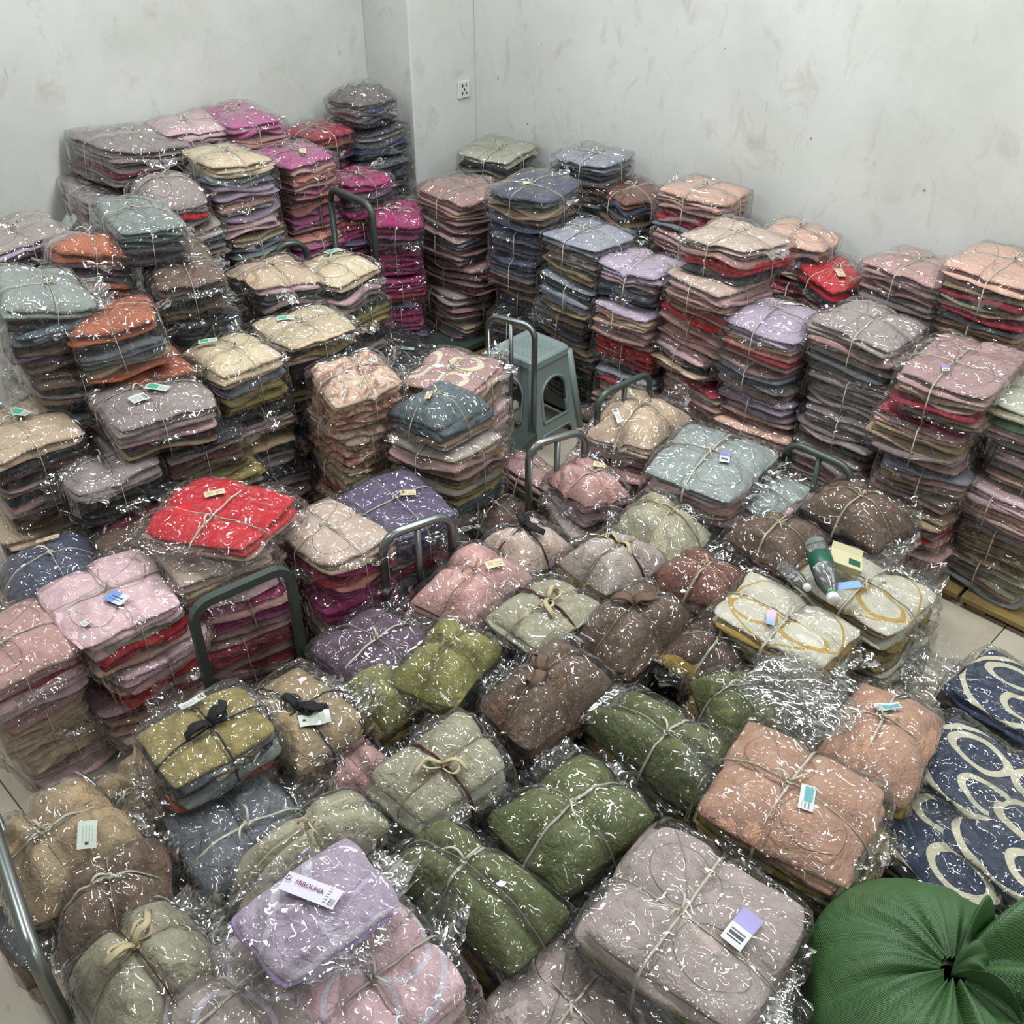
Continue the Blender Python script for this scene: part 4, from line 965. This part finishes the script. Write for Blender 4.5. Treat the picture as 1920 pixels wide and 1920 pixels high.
soft('the rose gap pile', 'small rose pink bundle low between khaki and sage', 640, 1428, .27, .22, .22, 0, 'pale', 'rose rose pink', puff=.03)
soft('the brown gap pile', 'dark tan bundle low under the black-tied khaki one', 262, 1475, .31, .24, .24, 0, 'brown', 'tan brown brown', puff=.03, flaps=8)
soft('the dark gap pile', 'black and wine bundle low left of the beige roll', 330, 1640, .25, .22, .22, 0, 'dark', 'black wine black', puff=.02)

# lilac pack with lace and brand tag
p = at(575, 1690, z=.50)
lil, lsh = bundle('garment_pack', 'lilac lace garment pack with printed white tag, loose on top', (p.x, p.y, .447), -6, .30, .22, .035, [K['lilac'], '#b99fcb'], 901, puff=.016, pinch=0, droop=.2, mtop='lacepack', hi=True, style=None,
                  flaps=9, wrinkle=.014, group='loose packs', cat='garment pack', loose=.012)
tg = garment_tag(lsh, lil, .10, .10, -62, .112, .040, 'brandtag', .013)
M['print'] = simple('dark_magenta_ink', '#6b1f55', 0.5)
def text(body, size, parent, loc, rz, mat):
    c = bpy.data.curves.new('lettering', 'FONT'); c.body = body; c.size = size; c.extrude = 0.0003; c.align_x = 'CENTER'; c.align_y = 'CENTER'
    tmp = bpy.data.objects.new('tmp', c); col.objects.link(tmp)
    dg = bpy.context.evaluated_depsgraph_get(); me = bpy.data.meshes.new_from_object(tmp.evaluated_get(dg))
    col.objects.unlink(tmp); bpy.data.objects.remove(tmp)
    me.name = 'lettering'
    me.materials.clear()
    o = link_mesh('lettering', me, mat, parent)
    o.location = loc; o.rotation_euler = (0, 0, rz)
    return o
vz = max(v.co.z for v in tg.data.vertices)
cx, cy_ = .10 * .15, .10 * .11
a_ = math.radians(-62); ca, sa = math.cos(a_), math.sin(a_)
def on_tag(u, v): return (cx + u * ca - v * sa, cy_ + u * sa + v * ca, vz + 0.0006)
text('MIBOUNA', .0125, tg, on_tag(-.003, .003), a_, M['print'])
text('D', .014, tg, on_tag(-.047, .004), a_, M['print'])

# ---- printed navy garments at the right edge
G6 = 'navy printed garments at the right edge'
for (px, py, z, w, d, yaw, lb) in [(1905, 1290, .26, .24, .30, -6, 'navy bundle with cream binding, upper right beside the tiles'),
                                   (1838, 1440, .27, .25, .30, -8, 'navy bundle with cream rings, middle one at right edge'),
                                   (1770, 1560, .24, .24, .28, -6, 'navy bundle with cream binding left above the green sack'),
                                   (1925, 1590, .26, .25, .30, -10, 'navy bundle with cream rings, right above the green sack')]:
    p = at(px, py, z=z)
    zz = z; k = 0
    while zz > .02:
        hh = min(.07, zz); hh = zz if zz - hh < .03 else hh
        bundle('garment_bundle', lb if k == 0 else 'navy printed bundle, %s down under the %s' % (WORDS[k], lb[:60].replace('navy bundle with ', '')), (p.x + .004 * k, p.y, zz - hh), yaw + 2 * k, w, d, hh - .002, ['#232f45', '#232f45', '#54463f'], 950 + px + k,
               puff=.004, pinch=0, droop=.06, mtop='bluetrim', style=None, film=(k == 0), flaps=4, group=G6, hi=(k == 0))
        zz -= hh; k += 1

# ---- trolleys
M['steel'] = simple('worn_steel_tube', '#8d9492', 0.32, metal=0.85, noise=0.5, nscale=14, dark='#5a5048')
M['gsteel'] = simple('grey_green_painted_tube', '#4c5650', 0.4, metal=0.4, noise=0.4, nscale=14)
M['deck'] = simple('blue_trolley_deck', '#274a7d', 0.55, noise=0.3)
M['rubber'] = simple('black_rubber', '#1b1b1c', 0.8)
def trolley(label, p1, p2, z, side, mat='steel', r=.0125, mid=1, rung=None, deck=(0.55, None), z1=None, deckz=.09, deckmat='gsteel', square=False):
    """p1, p2: the two upper corners of the handle; side: which way the deck lies (+1 left of p1->p2)"""
    a = at(*p1, z=z); b = at(*p2, z=z if z1 is None else z1); b.z = a.z
    ax = (b - a); wd = ax.length; ax.normalize()
    nrm = Vector((-ax.y, ax.x, 0)) * side
    c = (a + b) / 2; c.z = 0
    root = empty('platform_trolley', c, (0, 0, math.atan2(ax.y, ax.x)))
    tag(root, label, 'trolley', 'platform trolleys')
    hw = wd / 2; sgn = side
    mb = MB()
    rad = .05
    pts = [(-hw, 0, deckz)] + [(-hw, 0, z - rad)]
    for q in np.linspace(0, math.pi / 2, 6): pts.append((-hw + rad - rad * math.cos(q), 0, z - rad + rad * math.sin(q)))
    for q in np.linspace(0, math.pi / 2, 6): pts.append((hw - rad + rad * math.sin(q), 0, z - rad + rad * math.cos(q)))
    pts += [(hw, 0, deckz)]
    mb.tube(pts, r * (1.25 if square else 1), n=4 if square else 10, up=(0, 1, 0), ph=math.pi / 4 if square else 0); mb.build('handle', M[mat], root, smooth=not square)
    for k in range(mid):
        x = hw * (-1 + 2 * (k + 1) / (mid + 1))
        mb = MB(); mb.tube([(x, 0, deckz), (x, 0, z - r)], r * 0.8, n=8); mb.build('upright', M[mat], root, smooth=True)
    L_ = deck[0]
    mb = MB(); mb.box((0, sgn * L_ / 2, deckz - .015), (wd + .04, L_, .03)); mb.build('deck', M[deckmat], root, bevel=.006)
    for sx in (-1, 1):
        for sy in (.08, L_ - .08):
            m_ = Matrix.Translation((sx * (hw - .03), sgn * sy, .03)) @ Matrix.Rotation(math.pi / 2, 4, 'Y')
            mb = MB(); mb.lathe([(0, -.012), (.026, -.012), (.03, -.006), (.03, .006), (.026, .012), (0, .012)], 14, m_); wl = mb.build('wheel', M['rubber'], root, smooth=True)
            mb = MB(); mb.box((sx * (hw - .03), sgn * sy, .058), (.04, .03, .03)); mb.build('caster', M['steel'], root)
trolley('trolley with grey round handle before the magenta stack', (618, 352), (697, 385), .80, 1, 'gsteel', mid=0)
trolley('trolley with dark curved handle behind the lattice knit stack', (515, 462), (572, 452), .66, 1, 'gsteel', mid=0)
trolley('trolley with tall worn steel handle standing before the stool', (914, 590), (1003, 612), .52, -1, 'steel', mid=1, r=.011, deck=(.22, None))
trolley('trolley with steel handle behind the puffy beige bundle', (1122, 742), (1220, 697), .50, -1, 'gsteel', mid=1, r=.011)
trolley('trolley with short steel handle above the salmon tagged bundle', (992, 836), (1098, 806), .45, -1, 'steel', mid=1, r=.012)
trolley('trolley with dark handle behind the grey and pink bundle', (1478, 826), (1600, 880), .45, -1, 'gsteel', mid=1, r=.011)
trolley('trolley with bright steel handle by the purple bundle', (716, 1008), (845, 962), .44, -1, 'steel', mid=1, r=.0125)
trolley('trolley with square grey-green handle by the pink stack', (357, 1140), (540, 1060), .47, -1, 'gsteel', mid=0, r=.0125, square=True)
trolley('trolley with wide steel handle at the bottom left corner', (-32, 1490), (64, 1795), .50, 1, 'steel', mid=0, r=.014, deckmat='deck')

# ---- grey-green plastic stool
M['stool'] = simple('grey_green_plastic', '#83918d', 0.38, noise=0.12, nscale=8, bump=0.05)
def make_stool(loc, rz):
    root = empty('plastic_stool', loc, (0, 0, rz)); tag(root, 'grey-green moulded plastic stool with arched openings beside the right row', 'stool')
    H_, a1, a0 = .355, .100, .142           # height, half width at top and at the floor
    def rsq(hw, rr, n=6):
        out = []
        for q in range(4):
            cx_, cy2 = [(1, 1), (-1, 1), (-1, -1), (1, -1)][q]
            for k in range(n + 1):
                a = q * math.pi / 2 + k / n * math.pi / 2
                out.append((cx_ * (hw - rr) + rr * math.cos(a), cy2 * (hw - rr) + rr * math.sin(a)))
        return out
    mb = MB(); prof = [(a1 - .03, H_ - .003), (a1 - .01, H_), (a1 + .000, H_ - .002), (a1 + .006, H_ - .008), (a1 + .008, H_ - .03), (a1 + .004, H_ - .031), (a1 - .01, H_ - .02)]
    rings = []; n = len(rsq(.1, .03))
    for hw, z in prof: rings.append([(x, y, z) for x, y in rsq(hw, .028)])
    v = [q for r_ in rings for q in r_]; f = []
    for i in range(len(rings) - 1):
        for k in range(n): f.append((i * n + k, i * n + (k + 1) % n, (i + 1) * n + (k + 1) % n, (i + 1) * n + k))
    f.append(tuple(range(n)))
    mb.add(v, f); st = mb.build('seat', M['stool'], root, smooth=False)
    # raised dots on the seat
    mb = MB()
    for i in range(13):
        for j in range(13):
            x, y = (i - 6) * .0115, (j - 6) * .0115
            mb.box((x, y, H_ - .0025), (.005, .005, .002), rz=.785)
    o = mb.build('seat_texture', M['stool'], st); o['kind'] = 'stuff'
    # four sides: a panel with an arch at the bottom and an arched window, framed by ribs
    ns, nz = 30, 34
    def half(z): return a0 + (a1 - a0) * (z / (H_ - .02))
    for q in range(4):
        R = Matrix.Rotation(q * math.pi / 2, 3, 'Z')
        zs = np.linspace(0, H_ - .02, nz + 1); us = np.linspace(-1, 1, ns + 1)
        idx = {}
        v = []; f = []
        def pt(i, j):
            if (i, j) not in idx:
                z = zs[j]; hwd = half(z); u = us[i]
                x = u * hwd; y = -hwd + .010 * max(0, abs(u) - .8) / .2 * 1.0
                idx[(i, j)] = len(v); v.append(R @ Vector((x, y, z)))
            return idx[(i, j)]
        for j in range(nz):
            for i in range(ns):
                zc = (zs[j] + zs[j + 1]) / 2; uc = (us[i] + us[i + 1]) / 2
                x = uc * half(zc)
                wl, zl, zh = .062, .100, .205            # window half width, foot, spring of its arch
                win = abs(x) < wl and zc > zl and (zc < zh or (x / wl) ** 2 + ((zc - zh) / .055) ** 2 < 1)
                foot = zc < .045 and abs(x) < .085 and (abs(x) < .06 or (abs(x) - .06) ** 2 / .025 ** 2 + (zc / .045) ** 2 < 1)
                if win or foot: continue
                f.append((pt(i, j), pt(i + 1, j), pt(i + 1, j + 1), pt(i, j + 1)))
        me = bpy.data.meshes.new('side_panel'); me.from_pydata(v, [], f); me.update()
        o = link_mesh('side_panel', me, M['stool'], root)
        md = o.modifiers.new('thick', 'SOLIDIFY'); md.thickness = .004; md.offset = -1
        mb = MB()
        arc = [(-.068, .096)] + [(-.068, z) for z in np.linspace(.11, .205, 4)] + [(-.068 * math.cos(t), .205 + .061 * math.sin(t)) for t in np.linspace(.2, math.pi - .2, 12)] + [(.068, z) for z in np.linspace(.205, .11, 4)] + [(.068, .096), (-.068, .096)]
        mb.tube([R @ Vector((x, -half(z) - .001, z)) for x, z in arc], .006, n=6); mb.build('arch_rib', M['stool'], root, smooth=True)
        mb = MB()
        arc = [(-.092, .0)] + [(-.092 + .03 * (1 - math.cos(t)), .048 * math.sin(t)) for t in np.linspace(.2, 1.57, 5)] + [(.092 - .03 * (1 - math.cos(t)), .048 * math.sin(t)) for t in np.linspace(1.57, .2, 5)] + [(.092, 0.0)]
        mb.tube([R @ Vector((x, -half(z) - .001, max(z, .004))) for x, z in arc], .005, n=6); mb.build('foot_rib', M['stool'], root, smooth=True)
        mb = MB(); c0 = R @ Vector((a0 - .004, -a0 + .004, 0)); c1 = R @ Vector((a1 - .002, -a1 + .002, H_ - .02))
        mb.tube([c0, c0.lerp(c1, .5), c1], .016, n=10); mb.build('leg', M['stool'], root, smooth=True)
p = at(1008, 738, z=.1); pb = at(1000, 690, z=.315)
pt_ = at(996, 647, z=.355)
make_stool((pt_.x, pt_.y, 0), math.radians(2))

# ---- bottles, box and tag on the cream gold bundle
M['pet'] = None
m, nt, out = new_mat('clear_bottle_plastic'); L_ = nt.links.new
tr = N(nt, 'ShaderNodeBsdfTransparent'); tr.inputs[0].default_value = (.93, .96, .96, 1)
gl = N(nt, 'ShaderNodeBsdfGlossy', Roughness=.05); df = N(nt, 'ShaderNodeBsdfDiffuse'); df.inputs[0].default_value = (.8, .83, .83, 1)
m1 = N(nt, 'ShaderNodeMixShader'); m1.inputs[0].default_value = .10; L_(tr.outputs[0], m1.inputs[1]); L_(df.outputs[0], m1.inputs[2])
lw = N(nt, 'ShaderNodeFresnel', IOR=1.45); m2 = N(nt, 'ShaderNodeMixShader'); L_(lw.outputs[0], m2.inputs[0]); L_(m1.outputs[0], m2.inputs[1]); L_(gl.outputs[0], m2.inputs[2]); L_(m2.outputs[0], out.inputs[0])
M['pet'] = m
M['label'] = simple('dark_green_label', '#12503a', 0.4)
M['cap'] = simple('white_cap_plastic', '#d9dad6', 0.4)
M['capgreen'] = simple('green_cap_ring', '#2f8a4e', 0.4)
M['paper'] = simple('cream_card', '#c3bb94', 0.7, noise=0.2)
def bottle(label, loc, ydir, s=1.0, lab=True):
    """lying bottle, cap end towards ydir"""
    d = Vector(ydir).normalized()
    root = empty('water_bottle', loc); tag(root, label, 'bottle')
    q = Vector((0, 0, 1)).rotation_difference(d).to_matrix().to_4x4()
    pr = [(0, -.10), (.024, -.10), (.029, -.096), (.030, -.08), (.0285, -.075), (.030, -.07), (.030, -.055), (.0285, -.05), (.030, -.045), (.030, .03), (.029, .04), (.026, .052), (.020, .07), (.014, .085), (.0125, .09), (.0125, .098)]
    mb = MB(); mb.lathe([(r * s, z * s) for r, z in pr], 24, q); mb.build('body', M['pet'], root, smooth=True)
    if lab:
        mb = MB(); mb.lathe([(.0303 * s, -.045 * s), (.0308 * s, -.044 * s), (.0308 * s, .002 * s), (.0303 * s, .003 * s)], 24, q); lo = mb.build('label', M['label'], root, smooth=True)
        # white mark on the label
        mb = MB()
        for k, (az, zz, ww, hh) in enumerate([(-.35, -.02, .25, .012), (0.05, -.024, .3, .005), (.1, -.014, .2, .004), (.45, -.02, .12, .012)]):
            v = []; up_ang = math.atan2(0, 0)
            for sz in (-1, 1):
                for t in np.linspace(-ww, ww, 5):
                    ang = az + t + BASE_ANG
                    v.append(q @ Vector((.0311 * s * math.cos(ang), .0311 * s * math.sin(ang), (zz + sz * hh / 2) * s)))
            mb.add(v, [(i, i + 1, i + 6, i + 5) for i in range(4)])
        mb.build('label_print', M['cap'], lo, smooth=True)
    mb = MB(); mb.lathe([(.0135 * s, .098 * s), (.0155 * s, .0985 * s), (.0155 * s, .113 * s), (.0145 * s, .115 * s), (0, .1155 * s)], 20, q); c = mb.build('cap', M['cap'], root, smooth=True)
    mb = MB(); mb.lathe([(.0135 * s, .092 * s), (.0152 * s, .0925 * s), (.0152 * s, .0965 * s), (.0135 * s, .097 * s)], 20, q); mb.build('cap_ring', M['capgreen'], c, smooth=True)
BASE_ANG = 0.0
p = at(1545, 1062, z=.46)
for BASE_ANG in (math.pi,): bottle('clear water bottle with dark green label lying on cream bundle', (p.x, p.y, .452), (-.72, -.70, -.06))
p = at(1490, 1075, z=.46)
bottle('small unlabelled clear bottle with white cap left of green-labelled one', (p.x, p.y, .45), (-.45, -.75, .22), .62, lab=False)
p = at(1582, 1052, z=.45)
cb = empty('card_box', (p.x, p.y, .435), (0.25, -0.12, .5)); tag(cb, 'small cream card box with dark edge beside the bottle', 'box')
mb = MB(); mb.box((0, 0, .014), (.05, .085, .024)); mb.build('carton', M['paper'], cb, bevel=.002)
mb = MB(); mb.box((.034, 0, .022), (.03, .082, .0015), m=Matrix.Rotation(-.5, 3, 'Y')); mb.build('flap', M['paper'], cb)
mb = MB(); mb.box((-.004, -.02, .0268), (.02, .03, .0008)); mb.build('print_patch', M['label'], cb)
p = at(1590, 1102, z=.44)
mb = MB(); mb.box((0, 0, 0), (.065, .026, .0012), rz=-.6); ht = mb.build('hang_tag', tag_material('pinkblue')); ht.location = (p.x, p.y, .448); tag(ht, 'pink and blue hang tag lying below the bottle cap', 'tag')

# ---- empty clear bag left between cream and peach bundles
def loose_bag(label, px, py, z, w, d, yaw, seed, hgt=.06):
    rng = np.random.default_rng(seed); nu, nv = 30, 26
    S, T, quads, q_top, uv, inner, rim = grid(nu, nv)
    r1, r2, w1 = ridges(rng, 3, 2, 5), ridges(rng, 3, 5, 9), waves(rng, 4, 1, 3)
    m_ = np.maximum(np.abs(S), np.abs(T))
    x = S * w / 2 * (1 + .08 * w1(T, T)); y = T * d / 2 * (1 + .08 * w1(S, S))
    up = hgt * (.35 + .5 * r1(S, T) + .25 * r2(S, T)) * (1 - m_ ** 4 * .9) + .004
    lo = np.full_like(up, .002) + .15 * up
    V = np.concatenate([np.stack([x, y, up], -1).reshape(-1, 3), np.stack([x, y, lo], -1)[inner]])
    p = at(px, py, z=z)
    o = link_mesh('plastic_bag', mesh_np('plastic_bag', V, quads), M['film'])
    o.location = (p.x, p.y, z - .02); o.rotation_euler = (0, 0, math.radians(yaw))
    tag(o, label, 'plastic bag')
loose_bag('empty crumpled clear bag beside the crumpled green bundle', 1500, 1300, .41, .20, .26, -10, 71, .09)
loose_bag('crumpled clear bag hanging at the cream gold bundle corner', 1690, 1245, .20, .16, .30, 10, 72, .12)

# ---- green woven sack
def sack_material():
    m, nt, out = new_mat('green_woven_polypropylene'); L = nt.links.new
    bs = N(nt, 'ShaderNodeBsdfPrincipled', Roughness=.42); L(bs.outputs[0], out.inputs[0])
    tc = N(nt, 'ShaderNodeTexCoord'); uv = N(nt, 'ShaderNodeSeparateXYZ'); L(tc.outputs['UV'], uv.inputs[0])
    a = math_n(nt, 'SINE', math_n(nt, 'MULTIPLY', uv.outputs[0], 6.283 * 230)); b = math_n(nt, 'SINE', math_n(nt, 'MULTIPLY', uv.outputs[1], 6.283 * 130))
    h = math_n(nt, 'MULTIPLY', a, b)
    nz = N(nt, 'ShaderNodeTexNoise', Scale=5.0, Detail=4.0); L(tc.outputs['Object'], nz.inputs['Vector'])
    c = mixc(nt, nz.outputs['Fac'], lin('#23401f'), lin('#3c6034'))
    L(mixc(nt, math_n(nt, 'MULTIPLY', math_n(nt, 'ADD', h, 1.0), .12), c, lin('#6f9660')), bs.inputs['Base Color'])
    wr = N(nt, 'ShaderNodeTexNoise', Scale=14.0, Detail=3.0, Distortion=.8); L(tc.outputs['Object'], wr.inputs['Vector'])
    hh = math_n(nt, 'ADD', math_n(nt, 'MULTIPLY', h, .05), math_n(nt, 'ABSOLUTE', math_n(nt, 'SUBTRACT', wr.outputs['Fac'], .5)))
    bp = N(nt, 'ShaderNodeBump', Strength=.6, Distance=.012); L(hh, bp.inputs['Height']); L(bp.outputs[0], bs.inputs['Normal'])
    return m
M['sack'] = sack_material()
def make_sack():
    c = at(1780, 1836, z=.42)
    root = empty('woven_sack', (c.x, c.y, 0)); tag(root, 'bulging green woven sack gathered at the neck, bottom right corner', 'sack')
    rng = np.random.default_rng(5)
    nph, nr = 120, 46
    ph = np.linspace(0, 2 * np.pi, nph, endpoint=False)
    prof = np.linspace(0, 1, nr)
    V = []; UV = []
    k1 = rng.uniform(0, 6.28, 8)
    for g in prof:
        # 0 = foot, 1 = neck
        if g < .55:
            q = g / .55; r = .205 + .045 * math.sin(q * math.pi * .75); z = .34 * q
        else:
            q = (g - .55) / .45; r = (.205 + .045 * math.sin(.75 * math.pi)) * (1 - q) ** .75 * (1 - .0 * q) + .022 * q; z = .34 + .115 * math.sin(q * math.pi * .55) - .02 * q ** 3
        pl = max(0, (g - .5) / .5) ** 1.3
        pleat = sum(np.abs(np.sin(ph * f / 2 + k1[i])) * a for i, (f, a) in enumerate([(9, .05), (14, .04), (23, .025)])) - .045
        bulge = .045 * np.sin(2 * ph + k1[4]) + .02 * np.sin(3 * ph + k1[5] + 3 * g)
        rr = r * (1 + bulge * (1 - pl) * 1.5) 
        zz = z + pl * (1 - pl * .6) * pleat * 1.15
        V.append(np.stack([rr * np.cos(ph), rr * np.sin(ph), np.full(nph, 0) + zz], -1)); UV.append(np.stack([ph / 6.283, np.full(nph, g)], -1))
    V = np.concatenate(V); UV = np.concatenate(UV)
    ii = np.arange(nr * nph).reshape(nr, nph)
    Q = np.stack([ii[:-1], np.roll(ii[:-1], -1, 1), np.roll(ii[1:], -1, 1), ii[1:]], -1).reshape(-1, 4)
    link_mesh('body', mesh_np('body', V, Q, UV), M['sack'], root)
    # ruffled mouth above the neck, flopped over to one side
    nr2, nph2 = 26, 200; ph = np.linspace(0, 2 * np.pi, nph2, endpoint=False); V = []; UV = []
    for g in np.linspace(0, 1, nr2):
        r = .004 + .155 * g ** .85
        ruf = np.sin(4 * ph + .8 + 1.2 * g) * .5 + np.sin(7 * ph + 2 - 1.5 * g) * .4 + np.sin(13 * ph + 3 * g) * .16
        side = .62 + .38 * np.cos(ph + math.pi / 4)                # longer towards the right of the picture
        rr = r * side * (1 + .30 * g * ruf)
        z = .428 + .125 * g ** .6 - .070 * g * g + .070 * g * np.sin(5 * ph + 1.3 + 2 * g) * side + .032 * g * ruf
        V.append(np.stack([rr * np.cos(ph) + .06 * g, rr * np.sin(ph) - .06 * g, z], -1)); UV.append(np.stack([ph / 6.283 * .6, np.full(nph2, g * .3)], -1))
    V = np.concatenate(V); UV = np.concatenate(UV); ii = np.arange(nr2 * nph2).reshape(nr2, nph2)
    Q = np.stack([ii[:-1], np.roll(ii[:-1], -1, 1), np.roll(ii[1:], -1, 1), ii[1:]], -1).reshape(-1, 4)
    o = link_mesh('mouth', mesh_np('mouth', V, Q, UV), M['sack'], root)
    md = o.modifiers.new('thick', 'SOLIDIFY'); md.thickness = .0015
    mb = MB(); mb.tube([(.027 * math.cos(q), .027 * math.sin(q), .425) for q in np.linspace(0, 6.1, 16)], .004, n=6); mb.build('neck_string', M['string'], root, smooth=True)
make_sack()
